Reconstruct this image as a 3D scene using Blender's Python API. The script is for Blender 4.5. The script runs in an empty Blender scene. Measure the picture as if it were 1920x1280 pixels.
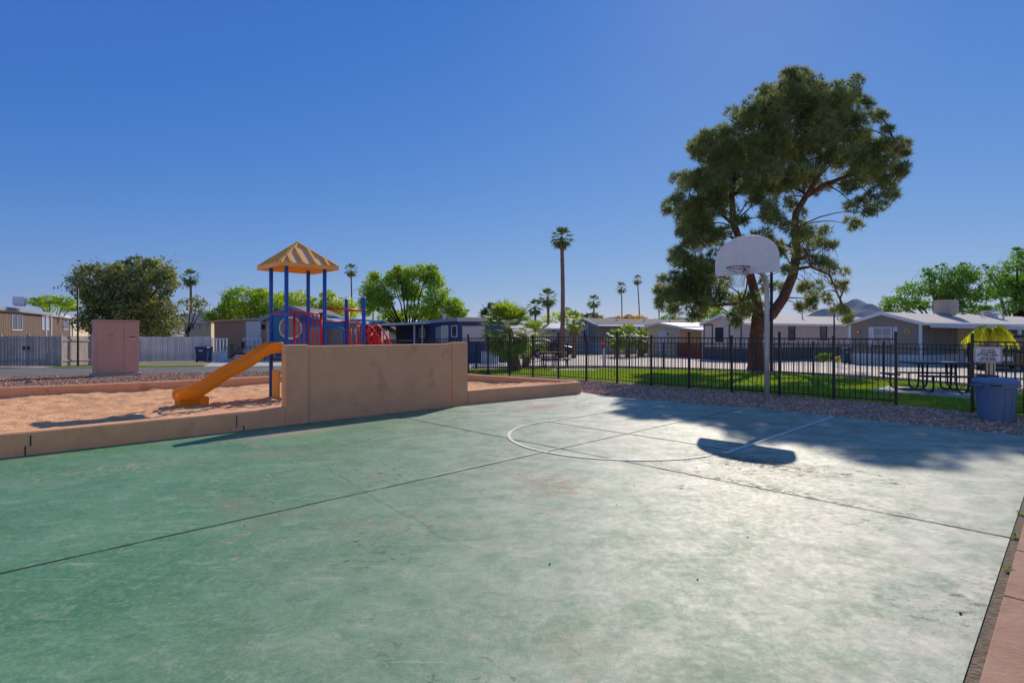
import bpy, bmesh, math, random
import numpy as np
from mathutils import Vector, Matrix, noise
random.seed(7); RNG = np.random.default_rng(11)
SC = bpy.context.scene
COL = SC.collection
# ---------------------------------------------------------------- camera, sky, sun, exposure
F, CX, HY, H = 1030.0, 960.0, 625.0, 1.6
cd = bpy.data.cameras.new('camera'); cam = bpy.data.objects.new('camera', cd); COL.objects.link(cam)
cam.location = (0, 0, H); cam.rotation_euler = (math.radians(90), 0, 0)
cd.sensor_width = 36; cd.lens = 36*F/1920; cd.shift_y = -(640-HY)/1920; cd.clip_end = 20000; cd.clip_start = .05
SC.camera = cam
AZ, EL = math.radians(23.5), math.radians(34.5)
S = Vector((math.sin(AZ)*math.cos(EL), math.cos(AZ)*math.cos(EL), math.sin(EL)))
w = bpy.data.worlds.new('World'); SC.world = w; w.use_nodes = True
wn = w.node_tree; bg = wn.nodes['Background']
sky = wn.nodes.new('ShaderNodeTexSky'); sky.sky_type = 'NISHITA'; sky.sun_disc = False
sky.sun_elevation = EL; sky.sun_rotation = AZ; sky.altitude = 750; sky.air_density = 1.0; sky.dust_density = 0.15; sky.ozone_density = 3.0
# the camera's rendering of a deep dry-air blue: each channel of the sky gets its own response
sep = wn.nodes.new('ShaderNodeSeparateColor'); cmb = wn.nodes.new('ShaderNodeCombineColor'); wn.links.new(sky.outputs[0], sep.inputs[0])
for i_, (k_, p_, o_) in enumerate(((.34, 1.0, -.040), (.335, .84, 0.0), (.545, .34, 0.0))):
    nn_ = []
    for op_, v_ in (('MULTIPLY', .15), ('POWER', p_), ('MULTIPLY', k_), ('ADD', o_), ('MAXIMUM', (.040, .14, .28)[i_]), ('MULTIPLY', 1/.15)):
        m_ = wn.nodes.new('ShaderNodeMath'); m_.operation = op_; m_.inputs[1].default_value = v_; nn_.append(m_)
    wn.links.new(sep.outputs[i_], nn_[0].inputs[0])
    for a_, b_ in zip(nn_[:-1], nn_[1:]): wn.links.new(a_.outputs[0], b_.inputs[0])
    wn.links.new(nn_[-1].outputs[0], cmb.inputs[i_])
wn.links.new(cmb.outputs[0], bg.inputs['Color'])
bg.inputs['Strength'].default_value = 0.15
sd = bpy.data.lights.new('sun', 'SUN'); sun = bpy.data.objects.new('sun', sd); COL.objects.link(sun)
sd.energy = 4.0; sd.angle = math.radians(.55); sd.color = (1, .90, .76)
sun.rotation_euler = S.to_track_quat('Z', 'Y').to_euler()
SC.view_settings.view_transform = 'Standard'; SC.view_settings.look = 'None'
SC.view_settings.exposure = 0.22; SC.view_settings.gamma = 1
SC.cycles.max_bounces = 6; SC.cycles.transparent_max_bounces = 8

# ---------------------------------------------------------------- geometry of the place
def g(y):                                   # the ground falls gently away beyond the play area
    return 0.0 if y < 20 else (-.025*(y-20) if y < 40 else -.5)
def gp(px, py, h=0.0):
    k = (py-HY)/F
    Y = (H-h)/k
    if Y > 20:
        Y = (1.1-h)/(k-.025) if k > .025+.0001 else 1e9
        if Y > 40 or Y < 0: Y = (2.1-h)/k
    return Vector(((px-CX)/F*Y, Y, g(Y)+h))
def X(px, Y): return (px-CX)/F*Y
def Z(py, Y): return H-(py-HY)/F*Y
U = Vector((.7171, .6969, 0)); V = Vector((-.6969, .7171, 0)); UP = Vector((0, 0, 1))
Lh = Vector((.883, .469, 0)); Wh = Vector((.469, -.883, 0))      # the street grid of the houses

# ---------------------------------------------------------------- materials
MATS = {}
def nd(nt, t, **k):
    n = nt.nodes.new(t)
    for a, b in k.items():
        if hasattr(n, a): setattr(n, a, b)
        else: n.inputs[a].default_value = b
    return n
def mat(name, c, rough=.7, c2=None, scale=3., detail=5., bump=0., bscale=40., spec=.4, metal=0., island=0., stretch=None, c3=None, s3=.4, t3=.55, lo=.35, hi=.65, trans=None, coat=0., tv=(.49, 1.15, 1.5)):
    if name in MATS: return MATS[name]
    m = bpy.data.materials.new(name); m.use_nodes = True; nt = m.node_tree; b = nt.nodes['Principled BSDF']
    L = nt.links.new
    b.inputs['Roughness'].default_value = rough; b.inputs['Metallic'].default_value = metal
    b.inputs['Specular IOR Level'].default_value = spec; b.inputs['Coat Weight'].default_value = coat
    tc = nd(nt, 'ShaderNodeNewGeometry'); src = tc.outputs['Position']
    if stretch:
        mp = nd(nt, 'ShaderNodeMapping'); mp.inputs['Scale'].default_value = stretch; mp.inputs['Rotation'].default_value = (0, 0, -math.radians(44.2)); L(src, mp.inputs['Vector']); src = mp.outputs[0]
    col = None
    c4 = (*c, 1)
    rgb = nd(nt, 'ShaderNodeRGB'); rgb.outputs[0].default_value = c4; col = rgb.outputs[0]
    def mix(fac, a, bb):
        x = nd(nt, 'ShaderNodeMix', data_type='RGBA')
        L(fac, x.inputs['Factor']); L(a, x.inputs[6])
        if isinstance(bb, tuple): x.inputs[7].default_value = (*bb, 1)
        else: L(bb, x.inputs[7])
        return x.outputs[2]
    def ramp(fac, lo, hi):
        r = nd(nt, 'ShaderNodeMapRange'); r.inputs['From Min'].default_value = lo; r.inputs['From Max'].default_value = hi; L(fac, r.inputs['Value']); return r.outputs[0]
    if c2:
        n = nd(nt, 'ShaderNodeTexNoise', Scale=scale, Detail=detail, Roughness=.62); L(src, n.inputs['Vector'])
        col = mix(ramp(n.outputs['Fac'], lo, hi), col, c2)
    if c3:
        n = nd(nt, 'ShaderNodeTexNoise', Scale=s3, Detail=6., Roughness=.65); L(src, n.inputs['Vector'])
        col = mix(ramp(n.outputs['Fac'], t3, t3+.12), col, c3)
    if island:
        h = nd(nt, 'ShaderNodeHueSaturation'); r = nd(nt, 'ShaderNodeMapRange'); L(tc.outputs['Random Per Island'], r.inputs['Value'])
        r.inputs['To Min'].default_value = 1-island; r.inputs['To Max'].default_value = 1+island
        L(r.outputs[0], h.inputs['Value']); L(col, h.inputs['Color']); col = h.outputs[0]
    L(col, b.inputs['Base Color'])
    if bump:
        n = nd(nt, 'ShaderNodeTexNoise', Scale=bscale, Detail=4.); L(src, n.inputs['Vector'])
        bp = nd(nt, 'ShaderNodeBump', Strength=min(1, bump), Distance=.02); L(n.outputs['Fac'], bp.inputs['Height']); L(bp.outputs[0], b.inputs['Normal'])
    if trans:
        t = nd(nt, 'ShaderNodeBsdfTranslucent'); h = nd(nt, 'ShaderNodeHueSaturation', Hue=tv[0], Saturation=tv[1], Value=tv[2]); L(col, h.inputs['Color']); L(h.outputs[0], t.inputs['Color'])
        x = nd(nt, 'ShaderNodeMixShader'); x.inputs[0].default_value = trans
        L(b.outputs[0], x.inputs[1]); L(t.outputs[0], x.inputs[2]); L(x.outputs[0], nt.nodes['Material Output'].inputs['Surface'])
    MATS[name] = m; return m

def M_(n): return MATS[n]
mat('sand', (.80, .44, .23), .9, (.56, .29, .15), 2.5, bump=1, bscale=26, spec=.15)
mat('stucco', (.84, .43, .235), .88, (.76, .38, .20), 2.2, bump=.35, bscale=60, spec=.2, c3=(.66, .33, .165), s3=2.6, t3=.56)
mat('bounce_block_wall', (.80, .68, .55), .9, (.76, .64, .51), .8)  # pale wall of the unseen block added for bounce light
mat('ground_dirt', (.42, .31, .24), .95, (.34, .24, .19), 1.2, bump=.5, bscale=20, spec=.1)
mat('gravel_ground', (.44, .25, .18), .95, (.20, .125, .11), 30, bump=.9, bscale=45, spec=.15, c3=(.32, .24, .20), s3=.7)
mat('gravel_stone', (.58, .36, .27), .9, (.38, .22, .16), 5, island=.45, spec=.2)
mat('gravel_ground_red', (.36, .20, .14), .95, (.20, .12, .085), 30, bump=.9, bscale=45, spec=.15)
mat('gravel_stone_red', (.46, .26, .18), .9, (.34, .19, .135), 5, island=.45, spec=.2)
mat('asphalt', (.13, .125, .12), .9, (.19, .18, .17), .7, bump=.4, bscale=50, spec=.2, c3=(.10, .095, .09), s3=.35)
mat('street_concrete', (.66, .55, .46), .9, (.56, .47, .40), .6, bump=.3, bscale=40, spec=.2, c3=(.45, .38, .33), s3=.25, t3=.62)
mat('concrete', (.50, .46, .42), .9, (.40, .37, .34), 3, bump=.3, bscale=50, spec=.2)
mat('lawn_soil', (.17, .25, .04), .95, (.22, .29, .06), 1.5, bump=.5, bscale=60, spec=.1, c3=(.22, .21, .07), s3=.35, t3=.6)
mat('grass_blade', (.22, .34, .04), .7, (.30, .38, .06), 1.3, island=.35, spec=.25, trans=.35)
mat('line_paint', (.68, .64, .58), .65, (.30, .38, .29), 10, lo=.55, hi=.68, spec=.4, bump=.2)
mat('crack', (.018, .022, .02), .95)
mat('paver', (.31, .165, .11), .85, (.40, .23, .16), 2.5, bump=.3, bscale=40, spec=.3, c3=(.25, .13, .10), s3=1.7, t3=.56)
mat('joint_dirt', (.12, .085, .06), .95, (.2, .15, .1), 20, bump=.8)
mat('fence_black', (.012, .010, .014), .38, spec=.5)
mat('galv', (.55, .54, .52), .5, (.42, .42, .40), 6, spec=.5, metal=.25)
mat('board_white', (.80, .77, .76), .5, (.72, .69, .69), 5, spec=.45)
mat('worn_white', (.82, .80, .80), .6)
mat('red_paint', (.62, .012, .018), .4, spec=.4, c2=(.52, .012, .016), scale=6)
mat('rim_red', (.33, .02, .02), .5)
mat('net', (.75, .74, .72), .8)
mat('blue_pole', (.004, .075, .44), .42, spec=.4, c2=(.006, .09, .50), scale=4)
mat('blue_plastic', (.006, .20, .48), .5, spec=.4, c2=(.008, .23, .52), scale=3)
mat('orange_plastic', (.95, .43, .02), .42, spec=.4, c2=(.90, .39, .02), scale=2, trans=.38, tv=(.5, 1, 1.05))
mat('yellow_plastic', (.85, .42, .03), .5, spec=.4)
mat('roof_rib', (.92, .50, .12), .5, (.86, .44, .10), 3, spec=.3)
mat('roof_orange', (.90, .58, .30), .55, (.84, .52, .26), 3, spec=.3, trans=.12, tv=(.5, 1, 1))
mat('roof_under', (.92, .42, .02), .6, spec=.3, trans=.3, tv=(.5, 1, 1.05))
mat('clear_dome', (.55, .55, .52), .15, spec=.6)
mat('cabinet', (.70, .39, .28), .55, (.65, .355, .255), 2.5, spec=.35, bump=.05)
mat('cabinet_lip', (.66, .34, .27), .5)
mat('label_white', (.7, .7, .7), .6)
mat('text_black', (.01, .01, .012), .7)
mat('wood_grey', (.50, .42, .37), .85, (.40, .33, .30), 2.5, island=.16, spec=.15, bump=.4, bscale=30)
mat('wood_light', (.72, .66, .60), .85, (.62, .57, .52), 2.5, island=.12, spec=.15, bump=.4, bscale=30)
mat('white_paint', (.74, .75, .78), .55)
mat('trash_blue', (.10, .185, .33), .5, (.12, .21, .36), 3, spec=.45)
mat('trash_rim', (.13, .23, .38), .5)
mat('bin_blue', (.03, .045, .13), .5)
mat('bin_teal', (.06, .13, .15), .5)
mat('rubber', (.012, .012, .012), .8)
mat('pine_leaf', (.125, .175, .06), .7, (.31, .33, .125), 1.1, island=.45, spec=.2, trans=.38)
mat('bark_pine', (.24, .125, .085), .95, (.13, .06, .04), 7, bump=1, bscale=14, spec=.1)
mat('bark_grey', (.06, .05, .04), .95, (.03, .025, .02), 4, spec=.1)
mat('bark_palm', (.34, .20, .14), .95, (.19, .11, .08), 5, bump=.9, bscale=10, spec=.1)
mat('leaf_mesquite', (.36, .47, .06), .7, (.22, .36, .055), .7, island=.45, spec=.2, trans=.45)
mat('leaf_palo', (.50, .56, .09), .7, (.36, .48, .08), .6, island=.45, spec=.2, trans=.45)
mat('leaf_green', (.22, .36, .06), .7, (.13, .26, .06), .5, island=.45, spec=.2, trans=.42)
mat('leaf_olive', (.36, .37, .12), .7, (.17, .20, .07), .55, island=.5, spec=.25, trans=.28)
mat('leaf_dark', (.07, .12, .05), .7, (.05, .09, .045), .5, island=.4, spec=.2, trans=.2)
mat('leaf_yellow', (.62, .40, .02), .7, (.45, .32, .03), .5, island=.3, spec=.2, trans=.4)
mat('leaf_palm', (.22, .32, .05), .5, (.30, .40, .07), 1.2, island=.35, spec=.4, trans=.35)
mat('leaf_palm_far', (.12, .18, .05), .6, (.16, .20, .05), 1.2, island=.35, spec=.3, trans=.3)
mat('leaf_feather', (.60, .56, .04), .5, (.36, .44, .04), 1.6, island=.35, spec=.4, trans=.45)
mat('leaf_dry', (.34, .24, .13), .8, (.24, .16, .09), 3, island=.3, spec=.1, trans=.2)
mat('tan_wall', (.42, .30, .235), .85, (.38, .27, .21), 1.5, spec=.2)
mat('brown_wall', (.18, .13, .10), .85, (.15, .11, .09), 1.5, spec=.2)
mat('cream_wall', (.66, .55, .40), .85, (.62, .51, .37), 1.5, spec=.2)
mat('pinkgrey_wall', (.66, .53, .47), .85, (.62, .50, .44), 1.2, spec=.2)
mat('grey_wall', (.29, .27, .235), .85, (.26, .245, .215), 1.2, spec=.2)
mat('dark_skirt', (.12, .125, .15), .85, (.10, .105, .13), 2)
mat('white_skirt', (.70, .70, .70), .8, (.64, .64, .65), 2)
mat('teal_skirt', (.36, .42, .46), .8)
mat('blue_wall', (.05, .085, .21), .8, (.045, .07, .18), 2)
mat('purple_wall', (.15, .11, .13), .8)
mat('roof_tan', (.62, .54, .46), .85, (.56, .49, .42), .8, spec=.2)
mat('roof_brown', (.26, .20, .17), .9, (.21, .165, .14), 1, spec=.15)
mat('roof_grey', (.22, .21, .23), .9, (.18, .17, .19), 1, spec=.15)
mat('roof_white', (.68, .68, .70), .6, (.60, .60, .62), 1)
mat('trim_bluegrey', (.28, .30, .38), .6)
mat('trim_dark', (.10, .10, .13), .7)
mat('glass', (.03, .035, .045), .12, spec=.7)
mat('glass_pale', (.32, .34, .38), .25, spec=.6)
mat('door_white', (.62, .65, .72), .5)
mat('deck_red', (.16, .035, .03), .7)
mat('gate_red', (.35, .045, .025), .75, island=.12)
mat('mountain', (.17, .15, .16), .95, (.11, .10, .11), .004, spec=.05)
mat('car_black', (.012, .012, .014), .25, spec=.6, coat=.6)
mat('car_blue', (.01, .05, .32), .25, spec=.6, coat=.6)
mat('tail_red', (.5, .01, .015), .3)
mat('metal_dark', (.03, .03, .035), .5)
mat('table_top', (.035, .035, .045), .45)
mat('seed', (.05, .03, .02), .8)
mat('beige_metal', (.50, .42, .34), .7, (.44, .36, .29), 5)
mat('plaque', (.45, .14, .04), .6)
mat('plaque_yellow', (.6, .42, .12), .6)
mat('rock', (.42, .30, .24), .9, (.32, .22, .18), 4, bump=.6)

def court_material():
    m = bpy.data.materials.new('court_paint'); m.use_nodes = True; nt = m.node_tree; b = nt.nodes['Principled BSDF']; L = nt.links.new
    ge = nd(nt, 'ShaderNodeNewGeometry')
    mp = nd(nt, 'ShaderNodeMapping'); mp.inputs['Rotation'].default_value = (0, 0, math.radians(-62)); mp.inputs['Scale'].default_value = (.85, 1.25, 1); L(ge.outputs['Position'], mp.inputs['Vector'])
    def nz(scale, detail=6, rough=.6, v=None, dist=0):
        n = nd(nt, 'ShaderNodeTexNoise', Scale=scale, Detail=detail, Roughness=rough, Distortion=dist); L(v or ge.outputs['Position'], n.inputs['Vector']); return n.outputs['Fac']
    def mr(f, a, bb, c=0., d=1.):
        r = nd(nt, 'ShaderNodeMapRange'); r.inputs['From Min'].default_value = a; r.inputs['From Max'].default_value = bb; r.inputs['To Min'].default_value = c; r.inputs['To Max'].default_value = d; L(f, r.inputs['Value']); return r.outputs[0]
    def mixc(f, a, c):
        x = nd(nt, 'ShaderNodeMix', data_type='RGBA'); L(f, x.inputs['Factor'])
        if isinstance(a, tuple): x.inputs[6].default_value = (*a, 1)
        else: L(a, x.inputs[6])
        if isinstance(c, tuple): x.inputs[7].default_value = (*c, 1)
        else: L(c, x.inputs[7])
        return x.outputs[2]
    def mul(a, bb):
        x = nd(nt, 'ShaderNodeMath', operation='MULTIPLY'); L(a, x.inputs[0])
        if isinstance(bb, float): x.inputs[1].default_value = bb
        else: L(bb, x.inputs[1])
        return x.outputs[0]
    c = mixc(mr(nz(.9, 7, .62, mp.outputs[0], .6), .38, .62), (.058, .205, .082), (.12, .28, .135))
    c = mixc(mr(nz(3.2, 7, .7, mp.outputs[0], .8), .52, .70, 0, .55), c, (.24, .36, .22))
    c = mixc(mr(nz(6, 9, .8, mp.outputs[0], .5), .51, .58, 0, .6), c, (.055, .185, .09))
    c = mixc(mr(nz(4.3, 10, .82, mp.outputs[0], .8), .55, .60, 0, .55), c, (.27, .38, .26))
    c = mixc(mr(nz(26, 5, .8), .48, .68, 0, .55), c, (.34, .40, .29))
    c = mixc(mr(nz(95, 3, .7), .54, .68, 0, .5), c, (.05, .13, .07))
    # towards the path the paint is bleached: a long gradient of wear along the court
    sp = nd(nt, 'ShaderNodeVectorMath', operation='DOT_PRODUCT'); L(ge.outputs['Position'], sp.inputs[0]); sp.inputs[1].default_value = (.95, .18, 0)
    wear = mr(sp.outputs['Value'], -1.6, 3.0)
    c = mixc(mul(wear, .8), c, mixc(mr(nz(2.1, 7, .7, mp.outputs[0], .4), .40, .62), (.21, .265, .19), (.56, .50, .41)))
    # brown stains near the curb and rubbed-off flakes
    c = mixc(mul(mr(nz(.5, 5, .6), .56, .66), .5), c, (.26, .24, .15))
    c = mixc(mul(mr(nz(.33, 5, .6, None, .5), .58, .66), .45), c, (.40, .27, .20))
    fl = mul(mr(nz(8, 7, .75, mp.outputs[0]), .585, .60), mr(nz(.6, 4, .6), .54, .62))
    c = mixc(fl, c, (.50, .31, .22))
    fl2 = mul(mr(nz(9, 8, .78, mp.outputs[0], .5), .575, .59), mr(nz(.47, 5, .65, None, 1.), .53, .60))
    c = mixc(mul(fl2, .75), c, (.10, .105, .085))
    bare = fl2
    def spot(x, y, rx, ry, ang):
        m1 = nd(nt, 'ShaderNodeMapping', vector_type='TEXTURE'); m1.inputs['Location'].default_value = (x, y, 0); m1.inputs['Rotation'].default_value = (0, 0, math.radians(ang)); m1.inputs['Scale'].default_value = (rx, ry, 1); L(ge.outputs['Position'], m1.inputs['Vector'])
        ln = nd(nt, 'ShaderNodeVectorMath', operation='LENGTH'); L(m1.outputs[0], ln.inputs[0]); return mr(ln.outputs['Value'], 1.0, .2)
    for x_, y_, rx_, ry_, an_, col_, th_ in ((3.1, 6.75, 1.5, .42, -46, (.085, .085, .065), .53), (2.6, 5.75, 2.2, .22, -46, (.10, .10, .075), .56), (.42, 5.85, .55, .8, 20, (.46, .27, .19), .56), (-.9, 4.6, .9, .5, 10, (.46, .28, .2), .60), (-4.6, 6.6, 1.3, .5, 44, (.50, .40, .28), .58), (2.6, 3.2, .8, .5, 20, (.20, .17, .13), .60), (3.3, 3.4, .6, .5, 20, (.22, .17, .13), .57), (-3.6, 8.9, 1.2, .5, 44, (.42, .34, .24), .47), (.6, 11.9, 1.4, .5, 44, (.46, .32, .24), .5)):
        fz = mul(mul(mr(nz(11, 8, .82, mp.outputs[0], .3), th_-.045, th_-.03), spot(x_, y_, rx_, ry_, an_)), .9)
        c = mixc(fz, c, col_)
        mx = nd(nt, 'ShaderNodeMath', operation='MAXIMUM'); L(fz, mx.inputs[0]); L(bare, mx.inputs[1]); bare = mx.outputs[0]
    mp2 = nd(nt, 'ShaderNodeMapping'); mp2.inputs['Rotation'].default_value = (0, 0, math.radians(35)); mp2.inputs['Scale'].default_value = (.5, 5, 1); L(ge.outputs['Position'], mp2.inputs['Vector'])
    mp3 = nd(nt, 'ShaderNodeMapping'); mp3.inputs['Rotation'].default_value = (0, 0, math.radians(-62)); mp3.inputs['Scale'].default_value = (.6, 6, 1); L(ge.outputs['Position'], mp3.inputs['Vector'])
    s1 = mul(mr(nz(2.2, 7, .72, mp2.outputs[0]), .60, .68), .55); s2 = mul(mr(nz(2.4, 7, .72, mp3.outputs[0]), .61, .68), .55)
    c = mixc(s1, c, (.40, .46, .38)); c = mixc(s2, c, (.42, .46, .40))
    sc_ = nd(nt, 'ShaderNodeVectorMath', operation='SCALE'); L(c, sc_.inputs[0]); sc_.inputs['Scale'].default_value = .93; c = sc_.outputs[0]
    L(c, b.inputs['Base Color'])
    L(mr(nz(16, 8, .8), .36, .64, .49, .68), b.inputs['Roughness'])
    # bare patches and dust have lost the paint's gloss
    inv = nd(nt, 'ShaderNodeMath', operation='SUBTRACT'); inv.inputs[0].default_value = 1; L(bare, inv.inputs[1])
    dust = mr(nz(4.5, 10, .82, None, .3), .44, .56, .32, .66)
    L(mul(dust, inv.outputs[0]), b.inputs['Specular IOR Level'])
    bp = nd(nt, 'ShaderNodeBump', Strength=.5, Distance=.006); L(nz(60, 6, .8), bp.inputs['Height'])
    bp2 = nd(nt, 'ShaderNodeBump', Strength=.12, Distance=.01); L(nz(26, 6, .8), bp2.inputs['Height']); L(bp.outputs[0], bp2.inputs['Normal']); L(bp2.outputs[0], b.inputs['Normal'])
    MATS['court'] = m
court_material()

# ---------------------------------------------------------------- object helpers
def tag(o, label=None, cat=None, group=None, kind=None):
    if label: o['label'] = label
    if cat: o['category'] = cat
    if group: o['group'] = group
    if kind: o['kind'] = kind
    return o
def root(name, loc, label, cat, group=None):
    o = bpy.data.objects.new(name, None); o.empty_display_size = .2; COL.objects.link(o); o.location = loc
    return tag(o, label, cat, group)
def wloc(o):
    v = Vector((0, 0, 0))
    while o is not None: v += o.location; o = o.parent
    return v
class MB:
    def __init__(s): s.v = []; s.f = []
    def add(s, vs, fs):
        n = len(s.v); s.v += [Vector(v) for v in vs]; s.f += [tuple(i+n for i in f) for f in fs]
    def box(s, c, sx, sy, sz, ax=None, ay=None, az=None):       # c = centre
        ax = ax or Vector((1, 0, 0)); ay = ay or Vector((-ax.y, ax.x, 0)); az = az or UP; c = Vector(c)
        vs = [c+ax*(a*sx/2)+ay*(b*sy/2)+az*(d*sz/2) for d in (-1, 1) for a, b in ((-1, -1), (1, -1), (1, 1), (-1, 1))]
        s.add(vs, [(3, 2, 1, 0), (4, 5, 6, 7), (0, 1, 5, 4), (1, 2, 6, 5), (2, 3, 7, 6), (3, 0, 4, 7)])
    def bar(s, a, b, w, h=None):                                # box beam from a to b
        a = Vector(a); b = Vector(b); d = (b-a); l = d.length; d.normalize()
        side = d.cross(UP)
        if side.length < .01: side = Vector((U.x, U.y, 0))
        side.normalize(); up = side.cross(d)
        s.box((a+b)/2, l, w, h or w, d, side, up)
    def prism(s, pa, pb):
        n = len(pa); s.add(list(pa)+list(pb), [tuple(reversed(range(n))), tuple(range(n, 2*n))]+[(i, (i+1) % n, n+(i+1) % n, n+i) for i in range(n)])
    def slab(s, pts, t):                                        # polygon with vertical thickness t downward
        p = [Vector(q) for q in pts]; s.prism([q-UP*t for q in p], p)
    def tube(s, pts, r, seg=8, cap=True):
        pts = [Vector(p) for p in pts]; n = len(pts)
        rs = r if isinstance(r, (list, tuple)) else [r]*n
        base = len(s.v); prev = None
        for i, p in enumerate(pts):
            d = (pts[min(i+1, n-1)]-pts[max(i-1, 0)]).normalized()
            if prev is None:
                a = d.cross(UP) if abs(d.z) < .9 else d.cross(Vector((1, 0, 0)))
            else: a = prev-d*prev.dot(d)
            a.normalize(); prev = a; b = d.cross(a)
            for k in range(seg):
                t = 2*math.pi*k/seg; s.v.append(p+(a*math.cos(t)+b*math.sin(t))*rs[i])
        for i in range(n-1):
            for k in range(seg):
                q = base+i*seg
                s.f.append((q+k, q+(k+1) % seg, q+seg+(k+1) % seg, q+seg+k))
        if cap:
            s.f.append(tuple(base+k for k in reversed(range(seg)))); s.f.append(tuple(base+(n-1)*seg+k for k in range(seg)))
    def lathe(s, c, prof, seg=24):                              # prof = [(r,z)]
        base = len(s.v); c = Vector(c); n = len(prof)
        for r, z in prof:
            for k in range(seg):
                t = 2*math.pi*k/seg; s.v.append(c+Vector((r*math.cos(t), r*math.sin(t), z)))
        for i in range(n-1):
            for k in range(seg):
                q = base+i*seg; s.f.append((q+k, q+(k+1) % seg, q+seg+(k+1) % seg, q+seg+k))
        s.f.append(tuple(base+k for k in reversed(range(seg)))); s.f.append(tuple(base+(n-1)*seg+k for k in range(seg)))
    def disc(s, c, nrm, r, t, seg=24):
        nrm = Vector(nrm).normalized(); a = nrm.cross(UP)
        if a.length < .01: a = Vector((1, 0, 0))
        a.normalize(); b = nrm.cross(a); c = Vector(c)
        ring = [c+(a*math.cos(2*math.pi*k/seg)+b*math.sin(2*math.pi*k/seg))*r for k in range(seg)]
        s.prism([p-nrm*t/2 for p in ring], [p+nrm*t/2 for p in ring])
    def build(s, name, m, parent=None, bevel=0, smooth=False, label=None, ground=False):
        me = bpy.data.meshes.new(name)
        if parent is not None: org = wloc(parent)
        else:
            a = np.array([tuple(v) for v in s.v]); org = Vector(((a[:, 0].min()+a[:, 0].max())/2, (a[:, 1].min()+a[:, 1].max())/2, a[:, 2].min()))
            if ground: org = Vector((0, 0, 0))
        me.from_pydata([v-org for v in s.v], [], s.f)
        bm = bmesh.new(); bm.from_mesh(me); bmesh.ops.recalc_face_normals(bm, faces=bm.faces); bm.to_mesh(me); bm.free()
        me.materials.append(M_(m) if isinstance(m, str) else m)
        if smooth: me.polygons.foreach_set('use_smooth', [True]*len(me.polygons))
        o = bpy.data.objects.new(name, me); COL.objects.link(o)
        if parent is not None: o.parent = parent
        else: o.location = org
        if bevel:
            b = o.modifiers.new('bevel', 'BEVEL'); b.width = bevel; b.segments = 2; b.limit_method = 'ANGLE'; b.angle_limit = math.radians(35)
        if label: o['label'] = label
        return o
def raw_mesh(name, verts, nper, m, parent=None, org=None, smooth=False):
    """verts: (N*nper,3) array, every nper verts one face"""
    org = wloc(parent) if parent is not None else (org or Vector((0, 0, 0)))
    v = (verts-np.array(org)).astype(np.float32); nf = len(v)//nper
    me = bpy.data.meshes.new(name); me.vertices.add(len(v)); me.vertices.foreach_set('co', v.ravel())
    me.loops.add(len(v)); me.loops.foreach_set('vertex_index', np.arange(len(v), dtype=np.int32))
    me.polygons.add(nf); me.polygons.foreach_set('loop_start', np.arange(0, nf*nper, nper, dtype=np.int32)); me.polygons.foreach_set('loop_total', np.full(nf, nper, dtype=np.int32))
    me.update(); me.validate(); me.materials.append(M_(m))
    o = bpy.data.objects.new(name, me); COL.objects.link(o)
    if parent is not None: o.parent = parent
    else: o.location = org
    return o
def copy_tree(o, parent=None):
    c = o.copy(); COL.objects.link(c)
    if parent is not None: c.parent = parent
    for ch in list(o.children): copy_tree(ch, c)
    return c
def sheet(name, pts, m, off=0.0, kind='structure', label=None, sub=0):
    """flat polygon laid on the ground profile g(y)"""
    bm = bmesh.new(); f = bm.faces.new([bm.verts.new((p[0], p[1], 0)) for p in pts])
    for y in (20, 40):
        bmesh.ops.bisect_plane(bm, geom=bm.verts[:]+bm.edges[:]+bm.faces[:], plane_co=(0, y, 0), plane_no=(0, 1, 0))
    bmesh.ops.triangulate(bm, faces=bm.faces[:])
    for v in bm.verts: v.co.z = g(v.co.y)+off
    bmesh.ops.recalc_face_normals(bm, faces=bm.faces)
    if sum(f.normal.z for f in bm.faces) < 0: bmesh.ops.reverse_faces(bm, faces=bm.faces)
    me = bpy.data.meshes.new(name); bm.to_mesh(me); bm.free(); me.materials.append(M_(m))
    o = bpy.data.objects.new(name, me); COL.objects.link(o)
    return tag(o, label, None, None, kind)
def xy(p): return (p.x, p.y)
def text_mesh(name, body, size, c, xdir, zdir, m, parent, ext=.002, bold=0.0):
    cu = bpy.data.curves.new(name, 'FONT'); cu.body = body; cu.size = size; cu.align_x = 'CENTER'; cu.align_y = 'CENTER'; cu.extrude = ext; cu.offset = bold; cu.resolution_u = 2
    t = bpy.data.objects.new(name, cu); COL.objects.link(t); dg = bpy.context.evaluated_depsgraph_get()
    me = bpy.data.meshes.new_from_object(t.evaluated_get(dg)); bpy.data.objects.remove(t)
    ydir = zdir; nrm = xdir.cross(ydir); o_ = Vector(c)-wloc(parent)
    me.transform(Matrix(((xdir.x, ydir.x, nrm.x, o_.x), (xdir.y, ydir.y, nrm.y, o_.y), (xdir.z, ydir.z, nrm.z, o_.z), (0, 0, 0, 1))))
    me.materials.clear(); me.materials.append(M_(m)); o = bpy.data.objects.new(name, me); COL.objects.link(o); o.parent = parent
    return o

# ---------------------------------------------------------------- ground
def ground():
    ys = [-60, 0, 20, 40, 80, 200, 800, 9000]; xs = [-9000, -300, -60, 0, 60, 300, 9000]
    b = MB(); vs = [(x, y, g(y)-.03) for y in ys for x in xs]; n = len(xs)
    b.add(vs, [(j*n+i, j*n+i+1, (j+1)*n+i+1, (j+1)*n+i) for j in range(len(ys)-1) for i in range(n-1)])
    tag(b.build('ground', 'ground_dirt', ground=True), 'pinkish bare desert dirt around the park', None, None, 'structure')
ground()
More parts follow.
